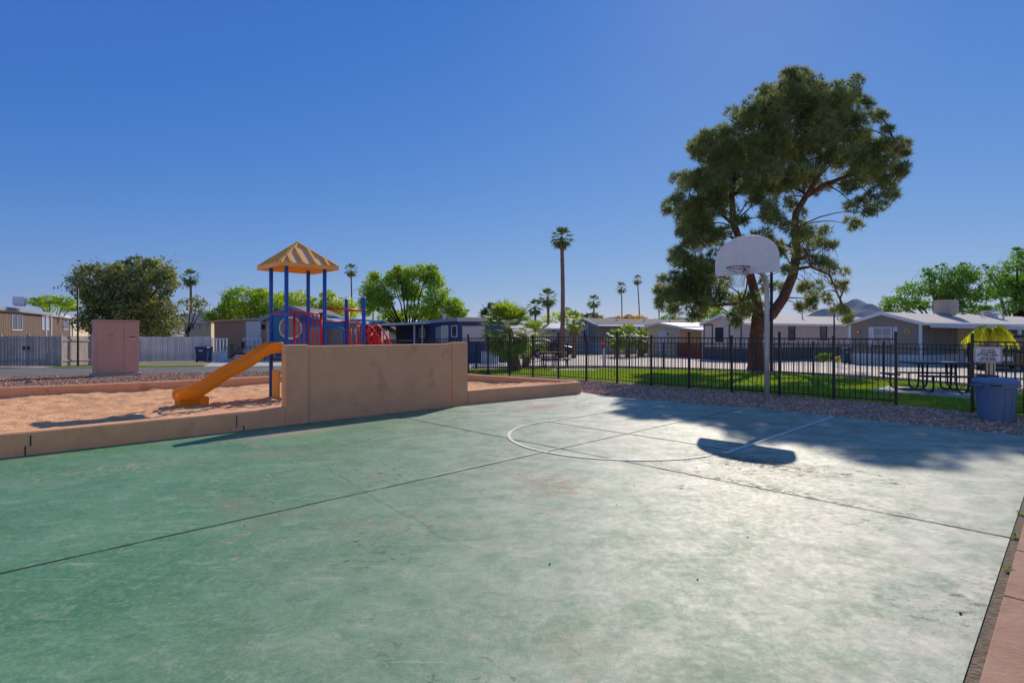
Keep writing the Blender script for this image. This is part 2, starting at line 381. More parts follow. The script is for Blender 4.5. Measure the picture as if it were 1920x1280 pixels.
# court
P_c0 = gp(0, 862)          # point on the curb base line
def on(p, d, t): return Vector((p.x, p.y, 0))+d*t
CURB0 = Vector((-3.95, 9.58, 0))               # left end of the wall, front face
CURBR = gp(1090, 736)                          # right corner of the sandbox curb
REDGE = Vector((3.96, 4.36, 0))
Rc = on(REDGE, U, 5.9)
court_far = [gp(1090, 735), gp(1140, 743), gp(1312, 757), gp(1438, 766.5), gp(1640, 788), gp(1755, 800), Rc]
court_pts = [on(CURB0, U, -22)] + [CURB0] + court_far + [on(REDGE, U, -14)]
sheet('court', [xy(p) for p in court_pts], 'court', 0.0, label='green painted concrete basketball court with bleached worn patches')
# expansion joints and painted lines, all 4 mm or more above the court
def strip(mb, a, b, w, z=.004, jit=0.0):
    a = Vector(a); b = Vector(b); d = b-a; n = Vector((-d.y, d.x, 0)).normalized(); L_ = d.length; k = max(1, int(L_/.12)) if jit else 1
    prev = None
    for i in range(k+1):
        p = a+d*(i/k); j = n*(noise.noise(p*3.1)*jit); ww = w*(1+(noise.noise(p*7)*.7 if jit else 0)); q = (p+j+n*ww/2+UP*z, p+j-n*ww/2+UP*z)
        if prev: mb.add([prev[0], prev[1], q[1], q[0]], [(0, 1, 2, 3)])
        prev = q
jb = MB()
jc = gp(1050, 841)
jc.z = 0
strip(jb, jc-U*12, jc+U*7.55, .014, .004, .006)
strip(jb, jc+V*5.0, jc-V*6.45+U*.0, .016, .0045, .012)
strip(jb, jc+V*5.0-U*6.1, jc-V*6.4-U*6.1, .014, .005, .006)
tag(jb.build('court_joint', 'crack', ground=True), 'dark expansion joints crossing the green court', None, None, 'structure')
cb = MB()
for pts in ([(600, 868), (640, 893), (688, 925), (730, 950), (775, 972), (820, 1000), (870, 1022), (905, 1030)],):
    q = [gp(*p) for p in pts]
    for a, b_ in zip(q[:-1], q[1:]): strip(cb, a, b_, .0026, .0055, .05)
tag(cb.build('court_crack', 'crack', ground=True), 'hairline cracks wandering over the green court paint', None, None, 'structure')
lb = MB()
Pf1 = gp(1030, 790); Pf1.z = 0
Pf2 = Pf1-V*3.42; mid = (Pf1+Pf2)/2
strip(lb, Pf1, Pf1+U*4.0, .05, .008); strip(lb, Pf2-U*.34, Pf2+U*4.36, .065, .008); strip(lb, Pf1, Pf2, .045, .0084)
prev = None
for i in range(49):
    ac = Vector((1.65, 8.61, 0)); t = math.radians(-9)+math.radians(178)*i/48; p = ac+V*(1.70*math.cos(t))-U*(1.70*math.sin(t))
    nn = (p-ac).normalized(); q = (p+nn*.028+UP*.0088, p-nn*.028+UP*.0088)
    if prev: lb.add([prev[0], prev[1], q[1], q[0]], [(0, 1, 2, 3)])
    prev = q
strip(lb, jc-U*2.2+V*.02, jc+U*7.0+V*.02, .014, .0092)     # thin white line beside the joint
tag(lb.build('court_line', 'line_paint', ground=True), 'worn white key lines and free throw arc on the court', None, None, 'structure')

# pavers on the right
pb = MB(); off = -V*.0
a0 = REDGE-V*.055
for t0, t1 in ((-4.6, -3.0), (-2.98, -1.42), (-1.405, -.42), (-.405, 1.45), (1.465, 2.4), (2.415, 4.3), (4.315, 5.9)):
    p0 = a0+U*t0; p1 = a0+U*t1
    pb.slab([p0+UP*.012, p1+UP*.012, p1-V*1.25+UP*.012, p0-V*1.25+UP*.012], .06)
tag(pb.build('footpath', 'paver', bevel=.006, ground=True), 'red brown concrete slab footpath along the court edge', None, None, 'structure')
db = MB(); p0 = REDGE-U*6; p1 = REDGE+U*6
strip(db, p0-V*.03, p1-V*.03, .075, -.008); tag(db.build('edge_dirt', 'joint_dirt', ground=True), 'strip of dirt in the gap between court and footpath', None, None, 'structure')
# gravel strip behind the court
FP0 = Vector((3.40, 17.76, 0)); FD = Vector((.697, -.717, 0)); FS = 1.254
def fpost(k): return FP0+FD*FS*k
GT1 = gp(1823.4, 774); 
FR = [GT1, GT1+FD*1.254, GT1+FD*2.508, GT1+FD*3.76]
def behind(p, d=.0): return p+Vector((.717, .697, 0))*d
grav = [xy(p) for p in court_far]+[(9.9, 6.9), (12.8, 8.0)]+[xy(behind(p, .12)) for p in reversed(FR)]+[xy(behind(fpost(6), .12)), xy(behind(fpost(0), .12)), xy(behind(fpost(-3.4), .1))]+[(-2.9, 21.2), (-2.4, 18.3)]
sheet('gravel_strip', grav, 'gravel_ground', -.012, label='brown gravel strip between the court and the black fence')
# lawn, street, slabs
lawn_far = [gp(*p) for p in ((1980, 742), (1830, 727), (1757, 719), (1680, 713), (1580, 707), (1500, 702), (1400, 697), (1290, 693), (1157, 689.5), (1100, 689), (1000, 690), (890, 691))]
lawn_pts = [xy(behind(FR[3], .12)), xy(behind(GT1, .12)), xy(behind(fpost(6), .12)), xy(behind(fpost(-4), .12)), xy(behind(fpost(-9), .12))]
lawn_poly = [(10.9+6, 8.6+2.5)]+[(18.2, 16.3)]+[xy(p) for p in lawn_far]+[(-5.5, 27.5)]
lawn_poly = [xy(behind(FR[3], .12))]+lawn_poly[0:]+[xy(behind(fpost(-9), .12)), xy(behind(fpost(6), .12)), xy(behind(GT1, .12))]
sheet('lawn', lawn_poly, 'lawn_soil', -.008, label='green lawn inside the black picket fence')
st = [gp(*p) for p in ((2500, 800), (1920, 733), (1830, 722), (1680, 708), (1580, 702), (1500, 697), (1400, 692.5), (1290, 689.5), (1157, 687), (1000, 687), (880, 688))]
st2 = [gp(*p) for p in ((700, 680), (880, 672), (1060, 667), (1230, 667), (1300, 671), (1400, 680), (1520, 684), (1600, 688), (1720, 692), (1920, 703), (2500, 735))]
sheet('street', [xy(p) for p in st]+[xy(gp(700, 692))]+[xy(p) for p in st2], 'street_concrete', .002, label='pale concrete street beyond the lawn')
sheet('driveway', [xy(gp(*p)) for p in ((1400, 682), (1520, 685), (1600, 690), (1720, 694), (1920, 705), (2500, 737), (2500, 715), (1730, 686), (1590, 681), (1400, 672))], 'concrete', .006, label='concrete drive beside the long houses')
la = [gp(*p) for p in ((-500, 712), (0, 705), (170, 702.5), (262, 700), (400, 698), (560, 696), (740, 693))]
lb_ = [gp(*p) for p in ((740, 686.5), (560, 687), (400, 687), (262, 688), (170, 689.5), (0, 691), (-500, 696))]
sheet('road', [xy(p) for p in la]+[xy(p) for p in lb_], 'asphalt', .000, label='grey asphalt road behind the play area')
sheet('pavement', [xy(gp(*p)) for p in ((-500, 694.5), (0, 690.4), (100, 689.4), (100, 688.2), (0, 688.4), (-500, 692))], 'concrete', .006, label='strip of pavement in front of the grey fence')
sheet('verge', [xy(gp(*p)) for p in ((90, 688.9), (172, 688.7), (262, 687.3), (384, 686), (384, 682.6), (262, 683.0), (172, 686.0), (90, 687.6))], 'grass_blade', .010, label='thin green verge between road and plank fence')
sheet('forecourt', [xy(gp(*p)) for p in ((386, 687), (560, 686), (740, 684), (740, 668), (400, 672))], 'concrete', .004, label='pale forecourt in front of the brown house')
ks = [gp(*p) for p in ((884, 689.0), (1000, 688.4), (1157, 688.4), (1290, 691.8), (1400, 695.5), (1500, 700), (1580, 705), (1680, 711), (1830, 725), (1920, 735))]
kb = MB()
for a, b_ in zip(ks[:-1], ks[1:]):
    kb.bar(a+UP*.02, b_+UP*.02, .18, .10)
tag(kb.build('kerb', 'concrete', ground=True), 'low concrete kerb between lawn and street', None, None, 'structure')
def slabobj(name, pts, h, m, label, cat):
    b = MB(); b.slab([Vector((p[0], p[1], g(p[1])+h)) for p in pts], h+.02); return tag(b.build(name, m, bevel=.01, ground=True), label, None, None, 'structure')
TB = gp(1757, 737)
slabobj('table_pad', [xy(TB+U*a+V*b) for a, b in ((-1.0, -1.25), (1.0, -1.25), (1.0, 1.3), (-1.0, 1.3))], .05, 'concrete', 'concrete pad under the octagon-legged picnic table', '')
T2 = gp(1072, 694)
slabobj('lawn_pad', [xy(T2+Vector((a, b, 0))) for a, b in ((-1.1, -.55), (.9, -.6), (1.3, .6), (-.8, .9))], .03, 'concrete', 'pale round-cornered concrete pad in the sunlit lawn', '')

# ---- sandbox: sand, curbs, gravel bed
CT = .31; TH = .20
SBl = [Vector((-22.0, 5.5, 0)), Vector((-16.5, 9.6, 0)), Vector((-12.1, 13.0, 0)), Vector((-10.36, 14.04, 0)), Vector((-8.4, 15.45, 0)), Vector((-7.0, 16.8, 0)), Vector((-4.2, 19.5, 0)), Vector((-1.04, 17.03, 0)), Vector((1.70, 14.9, 0))]
def curb_piece(mb, a, b, h=CT, t=TH, side=1):
    d = (b-a); d.z = 0; n = Vector((-d.y, d.x, 0)).normalized()*side*t
    mb.slab([a+UP*h, b+UP*h, b+n+UP*h, a+n+UP*h], h+.05)
def offs(poly, t):
    out = []
    for i, p in enumerate(poly):
        d1 = (poly[i]-poly[i-1]).normalized() if i else (poly[1]-poly[0]).normalized()
        d2 = (poly[i+1]-poly[i]).normalized() if i < len(poly)-1 else d1
        n1 = Vector((-d1.y, d1.x, 0)); n2 = Vector((-d2.y, d2.x, 0)); n = (n1+n2).normalized(); out.append(p+n*t/max(.5, n.dot(n1)))
    return out
def wall_run(name, line, t, h, cuts, label, cat, jitter=.004):
    """a low wall along a polyline, finely subdivided with a slightly uneven plastered surface"""
    o_in = line; o_out = offs(line, t); b = MB(); prev = None; total = 0
    for i in range(len(line)-1):
        L_ = (line[i+1]-line[i]).length; n = max(1, int(L_/.25))
        for k in range(n+(1 if i == len(line)-2 else 0)):
            f = k/n; p = line[i].lerp(line[i+1], f); q = o_out[i].lerp(o_out[i+1], f)
            dn = (q-p).normalized(); j = noise.noise(p*2.3)*jitter; j2 = noise.noise(p*1.7+Vector((5, 5, 5)))*jitter*1.6; r = .018
            ring = [p-UP*.05-dn*j, p+UP*(h-r)-dn*j, p+dn*r+UP*(h+j2), q-dn*r+UP*(h+j2), q+UP*(h-r)+dn*j, q-UP*.05+dn*j]
            nb = len(b.v); b.v += ring
            if prev is not None:
                for m in range(6): b.f.append((prev+m, prev+(m+1) % 6, nb+(m+1) % 6, nb+m))
            else: b.f.append(tuple(nb+m for m in range(6)))
            prev = nb
    b.f.append(tuple(prev+m for m in reversed(range(6))))
    return b
fl_pts = [on(CURB0, U, t) for t in (-20, 0)]
o = wall_run('curb', fl_pts, TH, CT, [], '', '').build('sandbox_curb', 'stucco', label=None)
tag(o, 'low brown curb of the sandbox running left from the wall in the foreground', 'curb', 'stucco curbs round the sandbox'); CURB_A = o
WL = 4.12
o = wall_run('curb', [on(CURB0, U, WL), Vector((1.84, 14.6+.06, 0))], TH, CT, [], '', '').build('sandbox_curb', 'stucco')
tag(o, 'low brown curb running right from the wall to the gravel corner', 'curb', 'stucco curbs round the sandbox'); CURB_B = o
o = wall_run('curb', SBl, TH, CT, [], '', '').build('sandbox_curb', 'stucco')
tag(o, 'low sunlit orange curb along the far side of the sandbox', 'curb', 'stucco curbs round the sandbox')
# cracks in the near curb: dark joints proud of the face by a few mm
for px in (55, 272*400/1920, 445, 457, 487):
    pass
cj = MB()
for px, y0, y1 in ((57, 816, 836), (47, 836, 860), (443.5, 779, 800), (457, 797, 809)):
    r = (px-CX)/F; t = (r*CURB0.y-CURB0.x)/(U.x-r*U.y); p = on(CURB0, U, t)
    cj.box(Vector((p.x, p.y, (Z(y0, p.y)+Z(y1, p.y))/2))-V*.006, .012, .006, abs(Z(y0, p.y)-Z(y1, p.y)), U)
oo = cj.build('crack', 'crack', CURB_A)
# sand bed (bumpy, trodden)
def sand():
    b = MB(); st_ = .06; inner = [Vector((p.x, p.y)) for p in SBl]
    fr0 = on(CURB0, U, -20)+V*TH*.6
    nu = int(28.5/st_); 
    far = [(p-fr0).dot(U) for p in SBl]; fv = [(p-fr0).dot(V) for p in SBl]
    idx = {}
    rows = []
    for i in range(nu):
        u = i*st_
        if u > 28.1: break
        vm = np.interp(u, far, fv)+.08 if u > far[0] else fv[0]
        n = 120
        row = []
        for j in range(n+1):
            v = max(.02, vm)*(j/n); p = fr0+U*u+V*v
            z = .10+.195*math.exp(-v/1.25)+.04*noise.noise(p*.8)+.03*noise.noise(p*3.4)+.05*abs(noise.noise(Vector((p.x*5.2, p.y*5.2, 3))))-.012+.014*noise.noise(p*11)
            row.append((p.x, p.y, min(z, .292)))
        rows.append(row)
    vs = [v for r in rows for v in r]; n = len(rows[0])
    fs = [(i*n+j, (i+1)*n+j, (i+1)*n+j+1, i*n+j+1) for i in range(len(rows)-1) for j in range(n-1)]
    b.add(vs, fs); o = b.build('sand', 'sand', smooth=True, ground=True); tag(o, 'trodden pinkish sand filling the play area', None, None, 'structure')
sand()
# gravel bed between far curb and road
def bed():
    near = offs(SBl[:7], TH-.03); b = MB(); far = [Vector((-30, 14.5, 0)), Vector((-25.2, 18.5, 0)), gp(0, 705.5), gp(80, 704.5), gp(200, 702.3), gp(330, 699.5), gp(740, 693.5)]
    n = 10; vs = []
    m = len(near); K = 12
    pts = []
    for i in range(m-1):
        for k in range(K): pts.append((near[i].lerp(near[i+1], k/K), far[i].lerp(far[i+1], k/K)))
    pts.append((near[-1], far[-1]))
    for a, c in pts:
        for j in range(n+1):
            t = j/n; p = a.lerp(c, t); z = (.27*(1-t)**1.3+.012)+g(p.y)*0+noise.noise(p*.9)*.02*math.sin(math.pi*t)+g(p.y)*t
            vs.append((p.x, p.y, z))
    b.add(vs, [(i*(n+1)+j, (i+1)*(n+1)+j, (i+1)*(n+1)+j+1, i*(n+1)+j+1) for i in range(len(pts)-1) for j in range(n)])
    o = b.build('gravel_bed', 'gravel_ground_red', smooth=True, ground=True); tag(o, 'reddish gravel bed sloping from the curb to the road', None, None, 'structure')
    return o
bedo = bed()
from mathutils.bvhtree import BVHTree
dg = bpy.context.evaluated_depsgraph_get()
def stones(name, pts, m, label, s0=.014, s1=.035):
    vs = []
    oct_ = np.array([(1, 0, 0), (0, 1, 0), (-1, 0, 0), (0, -1, 0), (0, 0, 1), (0, 0, -1)], float)
    fc = [(0, 1, 4), (1, 2, 4), (2, 3, 4), (3, 0, 4)]
    n = len(pts); P = np.array(pts); s = RNG.uniform(s0, s1, n)*RNG.uniform(.7, 1.5, n); a = RNG.uniform(0, 6.28, n)
    V6 = oct_[None]*np.stack([s*RNG.uniform(.8, 1.5, n), s, s*RNG.uniform(.5, .9, n)], 1)[:, None, :]+RNG.normal(0, .2, (n, 6, 3))*s[:, None, None]
    c, sn = np.cos(a)[:, None], np.sin(a)[:, None]
    R = np.stack([V6[..., 0]*c-V6[..., 1]*sn, V6[..., 0]*sn+V6[..., 1]*c, V6[..., 2]], -1)+P[:, None]
    me = bpy.data.meshes.new(name); allv = R.reshape(-1, 3)
    faces = (np.array(fc)[None]+np.arange(n)[:, None, None]*6).reshape(-1, 3)
    me.from_pydata(allv.tolist(), [], faces.tolist()); me.materials.append(M_(m))
    o = bpy.data.objects.new(name, me); COL.objects.link(o); return tag(o, label, None, None, 'stuff')
def inpoly(x, y, poly):
    c = False; j = len(poly)-1
    for i in range(len(poly)):
        if (poly[i][1] > y) != (poly[j][1] > y) and x < (poly[j][0]-poly[i][0])*(y-poly[i][1])/(poly[j][1]-poly[i][1])+poly[i][0]: c = not c
        j = i
    return c
pts = []
while len(pts) < 26000:
    x = random.uniform(-3, 12.5); y = random.uniform(6.8, 22)
    if y > 15 and random.random() < .3: continue
    if inpoly(x, y, grav): pts.append((x, y, g(y)-.008))
stones('gravel', pts, 'gravel_stone', 'loose brown gravel stones beside the court')
bt = BVHTree.FromObject(bedo, dg); pts = []
while len(pts) < 26000:
    p = gp(random.uniform(-60, 560), random.uniform(697, 727)); 
    x = random.uniform(-24, -5); y = random.uniform(11, 24)
    h_ = bt.ray_cast(Vector((x, y, 5)), Vector((0, 0, -1)))
    if h_[0] is not None: pts.append(tuple(h_[0]))
stones('gravel_red', pts, 'gravel_stone_red', 'loose reddish gravel stones behind the sandbox', .012, .030)
# lawn blades
def blades():
    pts = []
    while len(pts) < 90000:
        x = random.uniform(-6, 17); y = random.uniform(7, 27)
        if random.random() > (12/max(12, y))**1.2: continue
        if inpoly(x, y, lawn_poly): pts.append((x, y, g(y)-.01))
    P = np.array(pts); n = len(P); h = RNG.uniform(.03, .075, n); a = RNG.uniform(0, 6.28, n); w_ = .010
    tip = P+np.stack([RNG.normal(0, .02, n), RNG.normal(0, .02, n), h], 1); s = np.stack([np.cos(a)*w_, np.sin(a)*w_, np.zeros(n)], 1)
    v = np.stack([P-s, P+s, tip], 1).reshape(-1, 3)
    o = raw_mesh('grass', v, 3, 'grass_blade'); tag(o, 'short mown grass blades of the fenced lawn', None, None, 'stuff')
blades()
# ---------------------------------------------------------------- the stucco wall with two piers
def stucco_wall():
    r = root('stucco_wall', CURB0+U*(WL/2), 'tan stucco wall with two end piers between court and sandbox', 'wall')
    b = MB(); c = CURB0
    def blk(t0, t1, n0, n1, h): 
        mb = MB(); K = 14; J = 8
        mb.slab([c+U*t0+V*n0+UP*h, c+U*t1+V*n0+UP*h, c+U*t1+V*n1+UP*h, c+U*t0+V*n1+UP*h], h+.05); return mb
    blk(0, .42, 0, TH, 1.40).build('pier', 'stucco', r, bevel=.025)
    blk(WL-.43, WL, 0, TH, 1.405).build('pier', 'stucco', r, bevel=.025)
    blk(.415, WL-.425, .045, TH-.012, 1.375).build('wall_panel', 'stucco', r, bevel=.02)
stucco_wall()

# ---------------------------------------------------------------- black picket fences
def picket_fence(name, p0, d, step, n, hgt, nper, label, tall=lambda k: False, base_z=g, post=.055, group=None, pick=.016, first=True):
    r = root(name, Vector((p0.x, p0.y, base_z(p0.y))), label, 'fence', group)
    for k in range(n+1):
        p = p0+d*step*k; z = base_z(p.y); h = hgt+(.13 if tall(k) else .03)
        b = MB(); b.box(Vector((p.x, p.y, z+h/2)), post, post, h+.02, d); b.box(Vector((p.x, p.y, z+h+.012)), post+.012, post+.012, .02, d)
        b.build('post', 'fence_black', r)
        if k == n: break
        q = p0+d*step*(k+1); zq = base_z(q.y); m = MB(); a = p+d*(post/2); c = q-d*(post/2)
        for hh, w_ in ((hgt-.02, .032), (hgt-.17, .022), (.09, .028)):
            m.bar(Vector((a.x, a.y, z+hh)), Vector((c.x, c.y, zq+hh)), w_, w_)
        for i in range(1, nper):
            t = i/nper; s_ = p.lerp(q, t); zz = z+(zq-z)*t; jig = random.uniform(-.004, .004)
            m.box(Vector((s_.x+jig, s_.y, zz+(hgt-.02+.06)/2)), pick, pick, hgt-.02-.05, d)
        m.build('panel', 'fence_black', r)
    return r
picket_fence('picket_fence', fpost(-9), FD, FS, 15, 1.49, 11, 'tall black picket fence running from the wall to the gate gap behind the hoop', tall=lambda k: k % 2 == 1)
picket_fence('picket_fence', GT1, FD, 1.254, 3, 1.45, 10, 'black picket fence carrying the pets sign right of the gate gap', tall=lambda k: k == 0)
# far fence of the lawn
ff = [gp(*p) for p in ((893, 691), (1064, 688.5), (1180, 690), (1314, 694), (1412, 698), (1525, 704.5), (1657, 712), (1817, 725), (2010, 745))]
fr_ = root('picket_fence', ff[4], 'lower black picket fence on the far side of the lawn', 'fence')
tot = 0
for i in range(len(ff)-1):
    a, c = ff[i], ff[i+1]; L_ = (c-a).length; n = max(1, round(L_/2.4)); d = (c-a).normalized(); hg = 1.27
    for k in range(n):
        p = a.lerp(c, k/n); q = a.lerp(c, (k+1)/n); b = MB(); b.box(p+UP*(hg+.05)/2, .06, .06, hg+.05, Vector((d.x, d.y, 0))); b.build('post', 'fence_black', fr_)
        m = MB(); 
        for hh in (hg-.02, hg-.17, .1): m.bar(p+UP*hh+d*.03, q+UP*hh-d*.03, .024, .024)
        np_ = int((q-p).length/.125)
        for j in range(1, np_): s_ = p.lerp(q, j/np_); m.box(s_+UP*(hg/2), .016, .016, hg-.1)
        m.build('panel', 'fence_black', fr_)

# ---------------------------------------------------------------- basketball hoop
def hoop():
    base = gp(1438, 752); mid_ = mid; bc = mid_+U*4.55
    bc.z = 0; r = root('basketball_hoop', base, 'grey gooseneck basketball hoop with white fan backboard and red rim', 'basketball hoop')
    bc = Vector((5.03, 11.80, 0))
    b = MB(); top = Vector((base.x, base.y, 2.55)); d = (bc-base); d.z = 0; d.normalize()
    pts = [base, base+UP*1.2, base+UP*2.45]; R_ = .55
    for i in range(1, 9):
        t = math.pi/2*i/8; pts.append(base+UP*(2.45+R_*math.sin(t))+d*(R_*(1-math.cos(t))))
    pts.append(bc+UP*3.0+U*.10)
    b.tube(pts, .057, 14); b.build('pole', 'galv', r, smooth=True)
    # fan board
    n = U; w2 = .685; z0 = 2.87; z1 = 3.70; prof = [(-w2, z0+.04), (-w2+.04, z0), (w2-.04, z0), (w2, z0+.04)]
    for i in range(0, 25):
        t = math.pi*i/24; x = w2*math.cos(t); zz = z0+.27+(z1-z0-.27)*math.sin(t)**.85 if 0 < i < 24 else z0+.27
        prof.append((x, zz))
    def P(x, z, k): return bc-V*x+UP*z+U*k      # x>0 to the right in the photo
    m = MB(); m.prism([P(x, z, .02) for x, z in prof], [P(x, z, -.02) for x, z in prof]); bo = m.build('backboard', 'board_white', r, bevel=.006)
    wm = MB()
    for (x0, z_, x1, zz1) in ((-.02, 3.02, .30, 3.07), (.0, 3.07, .16, 3.13), (.02, 3.13, .07, 3.22), (.10, 3.13, .13, 3.18)):
        wm.prism([P(x0, z_, -.021), P(x1, z_, -.021), P(x1-.02, zz1, -.021), P(x0, zz1, -.021)], [P(x0, z_, -.0235), P(x1, z_, -.0235), P(x1-.02, zz1, -.0235), P(x0, zz1, -.0235)])
    wm.build('worn_paint', 'worn_white', bo)
    # back brace
    bb = MB(); bb.box(bc+UP*3.1+U*.06, .08, .5, .35, U); bb.build('mount', 'galv', r)
    rz = 2.985; rc = bc-U*(.02+.15+.2285)+UP*rz
    rm = MB(); ring = [rc+(U*math.cos(2*math.pi*k/32)+V*math.sin(2*math.pi*k/32))*.2285 for k in range(33)]
    rm.tube(ring, .011, 8)
    ring2 = [p-UP*.05 for k, p in enumerate(ring)]
    rm.box(bc-U*.09+UP*(rz-.01), .16, .13, .022, U)
    rm.prism([P(.065, rz, -.022), P(-.065, rz, -.022), P(-.05, rz-.14, -.022), P(.05, rz-.14, -.022)], [P(.065, rz, -.034), P(-.065, rz, -.034), P(-.05, rz-.14, -.034), P(.05, rz-.14, -.034)])
    for s_ in (-1, 1): rm.tube([rc+V*.16*s_-U*.16, rc+V*.15*s_-UP*.06, bc-U*.03+V*.05*s_+UP*(rz-.13)], .007, 6)
    rm.build('rim', 'rim_red', r, smooth=True)
    nt = MB()
    N = 12; lv = [(0, .225), (.09, .195), (.18, .165), (.27, .135), (.36, .125), (.42, .13)]
    for k in range(N):
        for (i, (dz, rr)) in enumerate(lv[:-1]):
            dz2, r2 = lv[i+1]
            for s_ in (-.5, .5):
                a = 2*math.pi*(k+(.5 if i % 2 else 0))/N; c = 2*math.pi*(k+(.5 if i % 2 else 0)+s_)/N
                sw = U*.03*dz*2+V*.05*dz
                nt.tube([rc+(U*math.cos(a)+V*math.sin(a))*rr-UP*dz+sw, rc+(U*math.cos(c)+V*math.sin(c))*r2-UP*dz2+sw], .0045, 4, False)
    nt.build('net', 'net', r)
hoop()

# ---------------------------------------------------------------- play structure
def playset():
    c = Vector((-5.06, 12.98, 0)); a = .45; DZ = 1.02
    r = root('play_structure', c+UP*.08, 'blue and red playground tower with tan peaked roof and orange wavy slide', 'play structure')
    cor = {'L': c-U*a+V*a, 'F': c-U*a-V*a, 'R': c+U*a-V*a, 'B': c+U*a+V*a}
    def post(p, h, z0=.0):
        b = MB(); b.tube([p+UP*z0, p+UP*(h-.03), p+UP*h], [.0445, .0445, .036], 14); return b.build('post', 'blue_pole', r, smooth=True)
    for k, p in cor.items():
        pp = post(p, 3.2)
        cl = MB(); cl.tube([p+UP*2.0, p+UP*2.06], .053, 12); cl.build('clamp', 'blue_plastic', pp)
    c2 = {'R2': cor['R']+U*1.02, 'B2': cor['B']+U*1.02}
    for p in c2.values(): post(p, 2.50)
    # roof: four faces with raised ribs
    R_ = .955; ez = 3.17; ap = c+UP*3.735
    cn = [c-U*R_*.7071-V*R_*.7071, c+U*R_*.7071-V*R_*.7071, c+U*R_*.7071+V*R_*.7071, c-U*R_*.7071+V*R_*.7071]
    cn = [p+UP*ez for p in cn]; b = MB()
    top = ap; fa = [p+UP*.0 for p in cn]; lo = [p-UP*.07 for p in cn]
    for i in range(4):
        j = (i+1) % 4
        b.add([fa[i], fa[j], top], [(0, 1, 2)]); b.add([lo[i], lo[j], fa[j], fa[i]], [(0, 1, 2, 3)])
    b.add([p for p in lo]+[p for p in [q*1.0 for q in lo]], [])
    ro = b.build('roof', 'roof_orange', r)
    rb = MB()
    for i in range(4):
        j = (i+1) % 4; e = (fa[j]-fa[i]); L_ = e.length; ed = e.normalized(); mid_ = (fa[i]+fa[j])/2; up = (top-mid_)
        nrm = ed.cross(up).normalized()
        if nrm.z < 0: nrm = -nrm
        for t in (.18, .39, .61, .82):
            f = 1-abs(t-.5)*2; s0 = fa[i]+e*t; s1 = s0+up*(f*.96)
            if f < .15: continue
            rb.box((s0+s1)/2+nrm*.014, (s1-s0).length, .055, .05, (s1-s0).normalized(), ed, nrm)
        hp = (top-fa[i]); rb.box((fa[i]+top)/2+UP*.012, hp.length, .07, .035, hp.normalized(), hp.cross(UP).normalized(), hp.cross(UP).cross(hp).normalized())
        rb.box(mid_-UP*.035, L_+.02, .03, .085, ed)
    rb.build('rib', 'roof_rib', ro)
    ub = MB()
    sh = lambda p: c+UP*p.z+(p-c-UP*(p.z))*.97
    lo2 = [Vector((c.x+(p.x-c.x)*.965, c.y+(p.y-c.y)*.965, p.z+.012)) for p in lo]
    ub.add(lo2+[c+UP*(ez+.05)], [(0, 1, 4), (1, 2, 4), (2, 3, 4), (3, 0, 4)]); ub.build('ceiling', 'roof_under', ro)
    # decks
    b = MB(); b.box(c+UP*(DZ-.03), .9, .9, .06, U); b.build('deck', 'metal_dark', r, bevel=.01)
    # red barrier on the F-R side
    b = MB(); p, q = cor['F'], cor['R']
    b.tube([p+UP*2.07, q+UP*2.07], .022, 10); b.tube([p+UP*1.12, q+UP*1.12], .018, 8)
    for t in (.13, .27, .41, .55, .69, .84): pass
    for i, t in enumerate((.20, .33, .45, .57, .68, .79, .90)):
        s_ = p.lerp(q, t); wd = .030 if i in (0, 6) else .013
        b.tube([s_+UP*1.12, s_+UP*2.06], wd if i in (0, 6) else .013, 8)
    b.build('barrier', 'red_paint', r, smooth=True)
    b = MB(); b.tube([cor['L']+UP*2.055, cor['F']+UP*2.055], .022, 10); b.build('grab_bar', 'red_paint', r, smooth=True)
    # blue panel with clear dome on the L-B side
    p, q = cor['L'], cor['B']; d = (q-p).normalized(); pc = (p+q)/2
    b = MB(); seg = 28; rr = .27; zc = 1.73
    ring = [pc+d*rr*math.cos(2*math.pi*k/seg)+UP*(zc+rr*math.sin(2*math.pi*k/seg)) for k in range(seg)]
    sq = []
    for k in range(seg):
        t = 2*math.pi*k/seg; x, z = math.cos(t), math.sin(t); m = max(abs(x), abs(z)); x, z = x/m, z/m
        sq.append(pc+d*(x*.41)+UP*(1.60+ (z*.545)))
    for k in range(seg):
        j = (k+1) % seg
        for s_ in (-1, 1): b.add([ring[k]-V*.02*s_, ring[j]-V*.02*s_, sq[j]-V*.02*s_, sq[k]-V*.02*s_], [(0, 1, 2, 3)])
        b.add([ring[k]-V*.02, ring[j]-V*.02, ring[j]+V*.02, ring[k]+V*.02], [(0, 1, 2, 3)]); b.add([sq[k]-V*.02, sq[j]-V*.02, sq[j]+V*.02, sq[k]+V*.02], [(0, 1, 2, 3)])
    pn = b.build('panel', 'blue_plastic', r)
    b = MB(); tb = [pc+d*rr*math.cos(2*math.pi*k/seg)+UP*(zc+rr*math.sin(2*math.pi*k/seg))-V*.03 for k in range(seg+1)]; b.tube(tb, .016, 6)
    b.build('dome_ring', 'net', pn, smooth=True)
    gm = bpy.data.materials.new('dome_glass'); gm.use_nodes = True; pb_ = gm.node_tree.nodes['Principled BSDF']; pb_.inputs['Transmission Weight'].default_value = .9; pb_.inputs['Roughness'].default_value = .12; pb_.inputs['IOR'].default_value = 1.05; pb_.inputs['Base Color'].default_value = (.8, .8, .78, 1); MATS['dome_glass'] = gm
    b = MB(); vs = []; fs = []
    for i in range(7):
        ph = math.pi/2*i/6
        for k in range(seg):
            t = 2*math.pi*k/seg; vs.append(pc+(d*math.cos(t)+UP*math.sin(t))*rr*math.cos(ph)*.98+UP*zc+V*(.02+.2*math.sin(ph)))
